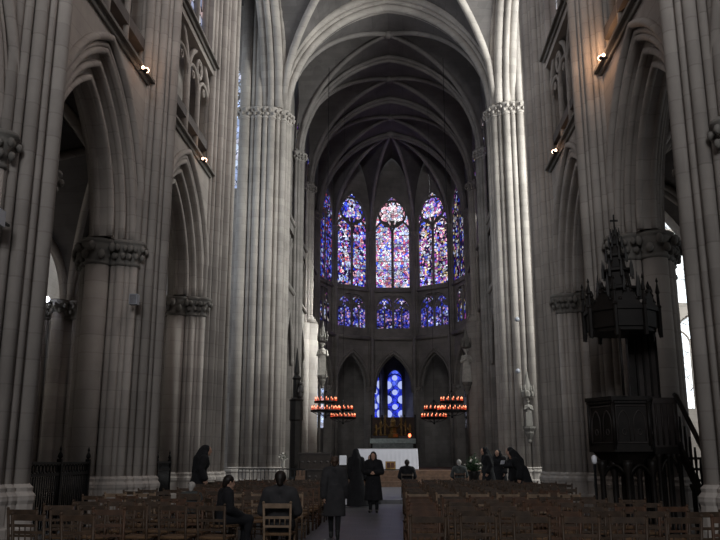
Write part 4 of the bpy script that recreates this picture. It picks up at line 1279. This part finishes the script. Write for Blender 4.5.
MB().lathe([(.40,0),(.40,.5),(.34,.6),(.33,3.6),(.38,3.7),(.36,4.7),(.42,4.8)], (0,0,0), 8, smooth=False).build('pedestal', OAK, cx)
m = MB(); m.lathe([(.36,4.8),(.22,4.95),(.20,5.9),(.26,6.0),(.12,6.2),(.15,6.35),(.10,6.9),(.02,7.7)], (0,0,0), 8, smooth=False); m.build('pinnacle', OAK, cx)
m = MB(); cap(m, (.26,-.2,5.0), (.26,-.2,5.5), .12, .10); m.ball((.26,-.21,5.68), .1, 10, 8); cap(m, (.16,-.2,5.45), (.12,-.3,5.2), .05, .04); cap(m, (.36,-.2,5.45), (.38,-.3,5.2), .05, .04)
blob(m, 'carved_figure', OAK_L, cx, .02, 2)
def statue(x, y, z, rz, h, label):
    """draped stone saint on a corbel"""
    root = empty('statue', (x, y, z), rz); tag(root, label, 'statue')
    k = h/1.75
    m = MB(); m.loft([(0,0,z_,rx,ry) for z_,rx,ry in ((0,.26,.22),(.3,.24,.2),(.8,.2,.17),(1.1,.21,.17),(1.35,.22,.15),(1.45,.12,.11))], 20)
    cap(m, (0,.0,1.4), (0,.02,1.5), .06, .055); head(m, (0,.03,1.62))
    for s in (-1, 1):
        cap(m, (s*.2,0,1.36), (s*.27,.04,1.1), .075, .07); cap(m, (s*.27,.04,1.1), (s*.08,.2,1.18), .065, .05)
        hand(m, V((s*.08,.2,1.18)), (-s*.5,.4,.6), s, .4)
    for i in range(6): cap(m, (-.17+.07*i,.14,.9), (-.2+.08*i,.2,.03), .03, .035)
    cap(m, (-.06,-.02,1.7), (.06,-.02,1.7), .08, .08)
    m.v = [tuple(V(p)*k) for p in m.v]
    blob(m, 'figure', STATUE if z > 5 else STONE_CAP, root, .02, 1)
    b_ = MB(); b_.lathe([(.06,-.9),(.12,-.8),(.1,-.7),(.26,-.35),(.24,-.28),(.36,-.1),(.36,0)], (0,0,0), 8, smooth=False); b_.build('corbel', STONE_CAP, root)
    b_ = MB(); b_.lathe([(.3,h+.12),(.36,h+.2),(.34,h+.45),(.2,h+.55),(.16,h+.9),(.02,h+1.6)], (0,-.04,0), 8, smooth=False)
    for q in range(6): b_.lathe([(.06,h+.2),(.05,h+.6),(.01,h+.85)], (.33*math.cos(q*PI/3), .33*math.sin(q*PI/3)-.04, 0), 6)
    b_.build('canopy', STONE_CAP, root)
statue(-5.42, 57.4, 7.3, R(180), 2.3, 'weathered stone statue under a canopy on the bright left choir pillar')
statue(4.75, 57.4, 6.8, R(180), 2.3, 'stone statue under a canopy in the dark on the right choir wall')
statue(7.15, 46.05, 3.3, R(180), 1.45, 'pale stone statue on the right edge of the right crossing pillar')
# small white figure with flowers, left of the altar
fg = empty('flower_stand', (-6.3, 44.75, 0)); tag(fg, 'tall stand with pale flowers before the left crossing pillar', 'flowers')
MB().lathe([(.22,0),(.22,.04),(.05,.1),(.05,1.1),(.12,1.2),(.10,1.45),(.14,1.5)], (0,0,0), 12).build('stand', STATUE, fg)
rf_ = random.Random(3)
def bouquet(root, z, r, n, mat, leaf, every=2):
    g = MB(); f = MB()
    for i in range(n):
        a, b_ = rf_.uniform(0, 2*PI), rf_.uniform(.1, 1); q = V((r*b_*math.cos(a), r*b_*math.sin(a), z+rf_.uniform(.0, 1)*r*1.6*(1.1-b_*.6)))
        g.tube([(0,0,z-.12), tuple(q*.6+V((0,0,z))*.4), tuple(q)], .008, 4)
        d = V((math.cos(a), math.sin(a), .2))*.13; s_ = V((-math.sin(a), math.cos(a), 0))*.045
        g.add([tuple(q), tuple(q+d*.5+s_), tuple(q+d), tuple(q+d*.5-s_)], [[0,1,2,3]])
        if i % every == 0: f.ball(tuple(q), .06, 7, 5, (1,1,.7))
    g.build('foliage', leaf, root); f.build('blossoms', mat, root)
bouquet(fg, 1.5, .25, 40, PETAL, GREEN)
fr = empty('flower_arrangement', (3.0, 34.2, .14)); tag(fr, 'leafy green arrangement with white blooms right of the altar', 'flowers')
MB().lathe([(.2,0),(.24,.3),(.2,.7),(.28,.9),(.26,.92)], (0,0,0), 12).build('pot', OAK, fr)
bouquet(fr, .95, .42, 160, PETAL, GREEN, 16)
lc = empty('lectern', (-2.75, 40.2, .14)); tag(lc, 'dark lectern with a white page on its desk, left of the aisle', 'lectern')
MB().lathe([(.28,0),(.28,.05),(.06,.12),(.06,.95)], (0,0,0), 10).build('pedestal', OAK, lc)
MB().add([(-.3,-.2,.92),(.3,-.2,.92),(.3,.16,1.22),(-.3,.16,1.22),(-.3,-.17,.88),(.3,-.17,.88),(.3,.19,1.18),(-.3,.19,1.18)], [[0,1,2,3],[7,6,5,4],[0,4,5,1],[1,5,6,2],[2,6,7,3],[3,7,4,0]]).build('desk', OAK, lc)
bk = tag(MB().add([(-.17,.17,1.0),(.17,.17,1.0),(.17,.205,1.45),(-.17,.205,1.45),(-.17,.2,1.0),(.17,.2,1.0),(.17,.235,1.45),(-.17,.235,1.45)], [[0,1,2,3],[7,6,5,4],[0,4,5,1],[1,5,6,2],[2,6,7,3],[3,7,4,0]]).build('open_book', PAPER), 'large white page standing open on the dark lectern', 'book'); bk.location = (-2.75, 39.98, .27)

# ------------------------------------------------------------------ lamps and loudspeakers on the pillars
WARM = emit('warm lamp lens', (1, .60, .40), 9)
COOL = emit('cool lamp lens', (.8, .85, 1), 12)
def spot(x, y, z, side, label, power, up=1):
    root = empty('spotlight', (x, y, z)); tag(root, label, 'spotlight', 'spotlights on the ledge')
    m = MB(); m.tube([(side*.16,0,.2),(0,0,.2),(0,0,.16)], .018, 6); m.build('bracket', IRON, root)
    m = MB(); m.lathe([(.03,-.09),(.055,-.08),(.06,.06),(.055,.08)], (0,0,0), 12); 
    M_ = Matrix.Rotation(R(-58), 3, 'X'); m.v = [tuple(M_ @ V(p) + V((0,0,.2))) for p in m.v]
    m.build('lamp_body', IRON, root)
    m = MB(); m.lathe([(.001,.10),(.07,.10),(.05,.125),(.001,.13)], (0,0,0), 12, cap=False); m.v = [tuple(M_ @ V(p) + V((0,0,.2))) for p in m.v]
    # bare lamps face along the nave; a second lens faces the camera side of the ledge
    m.ball((-side*-.02,-.13,.22), .042, 8, 6)
    m.build('lens', WARM, root)
    if power: point('spotlight_glow', (x+side*-.05, y+.62, z+.75), power, (1, .55, .28), .06)
zl = Z_STR-.36
spot(-6.42, 18.85, zl, -1, 'small warm spotlight on the left ledge by the second left pillar', 4)
spot(-6.42, 25.3, zl, -1, 'small warm spotlight on the left ledge by the third left pillar', 3)
spot(5.12, 18.75, zl, 1, 'small warm spotlight on the right ledge above the pulpit, lighting the shafts', 30)
spot(5.12, 25.1, zl, 1, 'small warm spotlight on the right ledge by the third right pillar', 3)
al_ = empty('wall_lamp', (-12.0, 26.7, 6.85)); tag(al_, 'glowing white globe lamp bracketed to a dark pillar of the left aisle', 'lamp')
MB().ball((0,0,0), .10, 12, 8).build('globe', COOL, al_); MB().tube([(0,0,0),(0,.55,-.1)], .03, 6).build('bracket', IRON, al_)
for (x, y, z, d, lb) in ((-6.55, 19.52, 5.25, (0,-1), 'grey box loudspeaker on the second left pillar'), (-6.5, 12.35, 5.2, (1,0), 'grey box loudspeaker on the nearest left pillar')):
    s_ = empty('loudspeaker', (x, y, z)); tag(s_, lb, 'loudspeaker')
    MB().box((-.10,-.10,0),(.10,.10,.26)).build('case', GREYP, s_); MB().box((-.08,-.11,.02),(.08,-.10,.24)).build('grille', simple('speaker grille', (.2,.2,.22), .7), s_)
    MB().box((-.02,.1,.1),(.02,.42,.14)).build('bracket', IRON, s_)
for (x, z, lb) in ((6.75, 9.3, 'small round lamp high on the right crossing pillar, upper one'), (6.66, 6.36, 'small round lamp high on the right crossing pillar, lower one')):
    s_ = empty('wall_lamp', (x, 46.05, z)); tag(s_, lb, 'lamp')
    MB().ball((0,0,0), .14, 12, 8).build('globe', GREYP, s_); MB().tube([(0,0,0),(0,.45,0)], .03, 6).build('bracket', IRON, s_)

# ------------------------------------------------------------------ pulpit
PX_, PY_ = 4.66, 17.45
pu = empty('pulpit', (PX_, PY_, 0)); tag(pu, 'dark carved oak pulpit with spired canopy and stair on the right', 'pulpit')
def ngon(r, n=6, rot=0.0): return [(r*math.cos(2*PI*k/n+rot), r*math.sin(2*PI*k/n+rot)) for k in range(n)]
rb = .68
m = MB()
m.lathe([(.25,1.32),(.45,1.42),(.56,1.55),(.66,1.66)], (0,0,0), 6, smooth=False); m.prism(ngon(.74), 1.66, 1.78); m.prism(ngon(rb), 1.78, 2.62); m.prism(ngon(.73), 2.62, 2.68); m.prism(ngon(.77), 2.68, 2.76)
m.build('body', OAK, pu)
hx = ngon(rb)
for k in range(6):
    (xa, ya), (xb, yb) = hx[k], hx[(k+1) % 6]
    T = lambda u, w, z: (xa+(xb-xa)*u - (-(yb-ya))*0 + ((xa+xb)/2/ (rb*.866))*w, ya+(yb-ya)*u + ((ya+yb)/2/(rb*.866))*w, z)
    p = MB()
    for c_ in (.27, .73):
        arch_tube(p, c_, .17, .26, 2.22, .012, .014, n=6, foot=1.88, seg=5)
        p.tube([(c_+.05*math.cos(q*PI/4)*1.2, .012, 2.05+.06*math.sin(q*PI/4)) for q in range(8)], .012, 5, closed=True)
    p.tube([(.06,.012,1.84),(.94,.012,1.84),(.94,.012,2.57),(.06,.012,2.57)], .014, 5, closed=True)
    for i in range(5):
        p.ball((.15+.175*i, .02, 2.65), .03, 6, 4)
    p.map(T); p.build('carved_panel', OAK_L, pu)
    s_ = MB(); s_.tube([(xa*1.03,ya*1.03,1.7),(xa*1.03,ya*1.03,2.66)], .04, 8); s_.ball((xa*1.03,ya*1.03,2.66), .05, 8, 6); s_.build('corner_post', OAK, pu)
cols = [(.56*math.cos(k*PI/3+.3), .56*math.sin(k*PI/3+.3)) for k in range(6)] + [(0, 0)] + [(.34*math.cos(k*PI/2+.5), .34*math.sin(k*PI/2+.5)) for k in range(4)]
for k, (x, y) in enumerate(cols):
    c_ = MB(); r_ = .13 if k == 6 else .055
    c_.lathe([(r_*1.8,0),(r_*1.8,.12),(r_*1.3,.18),(r_,.22),(r_,1.2),(r_*1.6,1.3),(r_*1.8,1.4),(r_*1.8,1.5)], (x,y,0), 10); c_.build('column', OAK, pu)
for k in range(6):
    (xa, ya), (xb, yb) = cols[k], cols[(k+1) % 6]
    p = MB(); p.tube([(xa+(xb-xa)*t, ya+(yb-ya)*t, 1.15+.25*math.sin(PI*t)) for t in [q/8 for q in range(9)]], .03, 6); p.build('bracket_arch', OAK, pu)
MB().prism(ngon(.7), 0, .1).build('plinth', OAK, pu)
# canopy
m = MB(); rc = .75
m.prism(ngon(rc*.93, 8, PI/8), 4.12, 4.2); m.prism(ngon(rc, 8, PI/8), 4.2, 4.55); m.prism(ngon(rc*1.06, 8, PI/8), 4.55, 4.64); m.build('canopy', OAK, pu)
oc = ngon(rc, 8, PI/8)
for k in range(8):
    (xa, ya), (xb, yb) = oc[k], oc[(k+1) % 8]
    p = MB()
    pin = lambda x, y, s, z0: p.lathe([(.045*s,z0-.62),(.05*s,z0),(.065*s,z0+.03),(.035*s,z0+.08),(.03*s,z0+.3),(.05*s,z0+.33),(.012*s,z0+.55),(.03*s,z0+.58),(.004,z0+.66)], (x,y,0), 6, smooth=False)
    pin(xa*1.04, ya*1.04, 1, 4.62)
    p.lathe([(.004,3.98),(.035,4.05),(.05,4.14),(.04,4.2)], (xa*1.02,ya*1.02,0), 6, smooth=False)
    p.build('pinnacle', OAK, pu)
    g_ = MB(); mx, my = (xa+xb)/2, (ya+yb)/2
    g_.add([(xa,ya,4.6),(xb,yb,4.6),(mx,my,5.02),(xa*.92,ya*.92,4.6),(xb*.92,yb*.92,4.6),(mx*.92,my*.92,5.02)], [[0,1,2],[5,4,3],[0,2,5,3],[1,4,5,2]])
    g_.lathe([(.03,5.0),(.045,5.05),(.01,5.16)], (mx*.97,my*.97,0), 6)
    for t in (.2,.4,.6,.8):
        zz = 4.6+.42*(1-abs(t-.5)*2); g_.ball(((xa+(xb-xa)*t)*.97, (ya+(yb-ya)*t)*.97, zz), .045, 6, 4)
    g_.build('gable', OAK, pu)
m = MB(); z = 4.6
for (r0, r1, h) in ((.47,.34,.5), (.32,.24,.42), (.22,.16,.34), (.15,.10,.28), (.09,.06,.22)):
    m.lathe([(r0,z),(r0*.9,z+.05),(r1,z+h-.08),(r1*1.35,z+h-.05),(r1*1.35,z+h)], (0,0,0), 8, smooth=False)
    for q in range(8):
        a = q*PI/4; m.lathe([(.03*r0/.4+.012,z+h*.55),(.03*r0/.4+.01,z+h),(.004,z+h+.22*r0/.4+.06)], ((r1*1.25+.02)*math.cos(a),(r1*1.25+.02)*math.sin(a),0), 5, smooth=False)
    z += h
m.build('spire', OAK, pu)
m = MB(); m.lathe([(.03,z-.02),(.06,z+.04),(.02,z+.09),(.018,z+.36)], (0,0,0), 8); m.box((-.015,-.015,z+.1),(.015,.015,z+.42)); m.box((-.085,-.015,z+.26),(.085,.015,z+.30)); m.build('cross', OAK, pu)
# back board between body and canopy
m = MB(); m.box((.38,.62,1.8),(.52,.78,4.15)); m.build('back_post', OAK, pu)
m = MB(); m.box((.52,.66,2.7),(1.0,.74,4.6)); m.build('back_panel', OAK_L, pu)
for i in range(4): MB().box((.54+.145*i,.62,2.75),(.58+.145*i,.67,4.15)).build('panel_rib', OAK, pu)
m = MB(); m.tube([(-.14,-.72,2.76),(-.14,-.72,4.15)], .028, 8); m.build('front_post', OAK, pu)
# landing and stair toward the camera side
m = MB(); m.box((.45,-.45,1.62),(.98,.65,1.76)); m.build('landing', OAK, pu)
m = MB()
for i in range(2): 
    for u in (.62, 1.05): pass
m.box((.48,-.44,1.76),(.98,-.40,2.62)); m.box((.48,-.46,2.62),(.98,-.38,2.74)); 
for x in (.54,.66,.78,.90): m.tube([(x,-.46,1.8),(x,-.46,2.6)], .022, 6)
m.build('landing_panel', OAK_L, pu)
ns = 8
for i in range(ns):
    z_ = 1.76-.205*(i+1); y_ = -.45-.235*i
    MB().box((.95,y_-.26,z_-.05),(1.57,y_,z_)).build('step', OAK, pu)
    if True:
        b_ = MB(); b_.lathe([(.022,0),(.034,.2),(.02,.3),(.03,.55),(.02,.8)], (.97,y_-.12,z_), 8); b_.build('baluster', OAK, pu)
for xx in (.97, 1.55):
    m = MB(); yb = -.45-.235*ns
    m.tube([(xx,-.40,2.80),(xx,-.5,2.76),(xx,yb,2.76-.205*ns),(xx,yb-.06,2.76-.205*ns-.05)], .05, 8); m.build('handrail', OAK, pu)
    m = MB(); m.add([(xx-.03,-.42,1.58),(xx+.03,-.42,1.58),(xx+.03,yb,1.58-.205*ns),(xx-.03,yb,1.58-.205*ns),(xx-.03,-.42,1.86),(xx+.03,-.42,1.86),(xx+.03,yb,1.86-.205*ns),(xx-.03,yb,1.86-.205*ns)], [[0,3,2,1],[4,5,6,7],[0,1,5,4],[1,2,6,5],[2,3,7,6],[3,0,4,7]])
    m.build('stringer', OAK, pu)
    p = MB(); p.box((xx-.06,yb-.06,0),(xx+.06,yb+.06,1.25)); p.ball((xx,yb,1.3), .08, 8, 6); p.build('newel_post', OAK, pu)
for (x, y, h) in ((.95,-.42,1.62),(.55,.55,1.62),(.92,.55,1.62),(.74,-.41,1.62),(.74,.1,1.62),(.93,.1,1.62),(1.5,-.7,1.3),(1.5,-1.2,.9),(.55,-.40,1.62),(1.0,-.95,1.05),(1.0,-1.35,.72)):
    c_ = MB(); c_.lathe([(.08,0),(.08,.1),(.05,.15),(.05,h-.14),(.08,h-.05),(.08,h)], (x,y,0), 8); c_.build('column', OAK, pu)
for (xa, xb, yy) in ((.55,.95,-.42),):
    p = MB(); arch_tube(p, (xa+xb)/2, (xb-xa)/2-.04, .3, 1.25, yy, .03, n=6, seg=6); p.build('bracket_arch', OAK, pu)
for c_ in pu.children:
    if c_.name.split('.')[0] in ('canopy', 'pinnacle', 'gable', 'spire', 'cross'): c_.location.x = .11
    if c_.name.split('.')[0] == 'back_panel': c_.location.x = .02
# candle-like lamp on a post at the pulpit's left
lp = empty('lamp_post', (3.93, 17.1, 0)); tag(lp, 'thin black post with a small white lamp at the left of the pulpit', 'lamp')
MB().lathe([(.14,0),(.14,.04),(.03,.08),(.03,1.42)], (0,0,0), 10).build('post', IRON, lp); MB().lathe([(.03,1.42),(.055,1.46),(.055,1.56),(.02,1.6)], (0,0,0), 10).build('lamp', simple('white opal', (.85,.85,.9), .3, var=.02), lp)
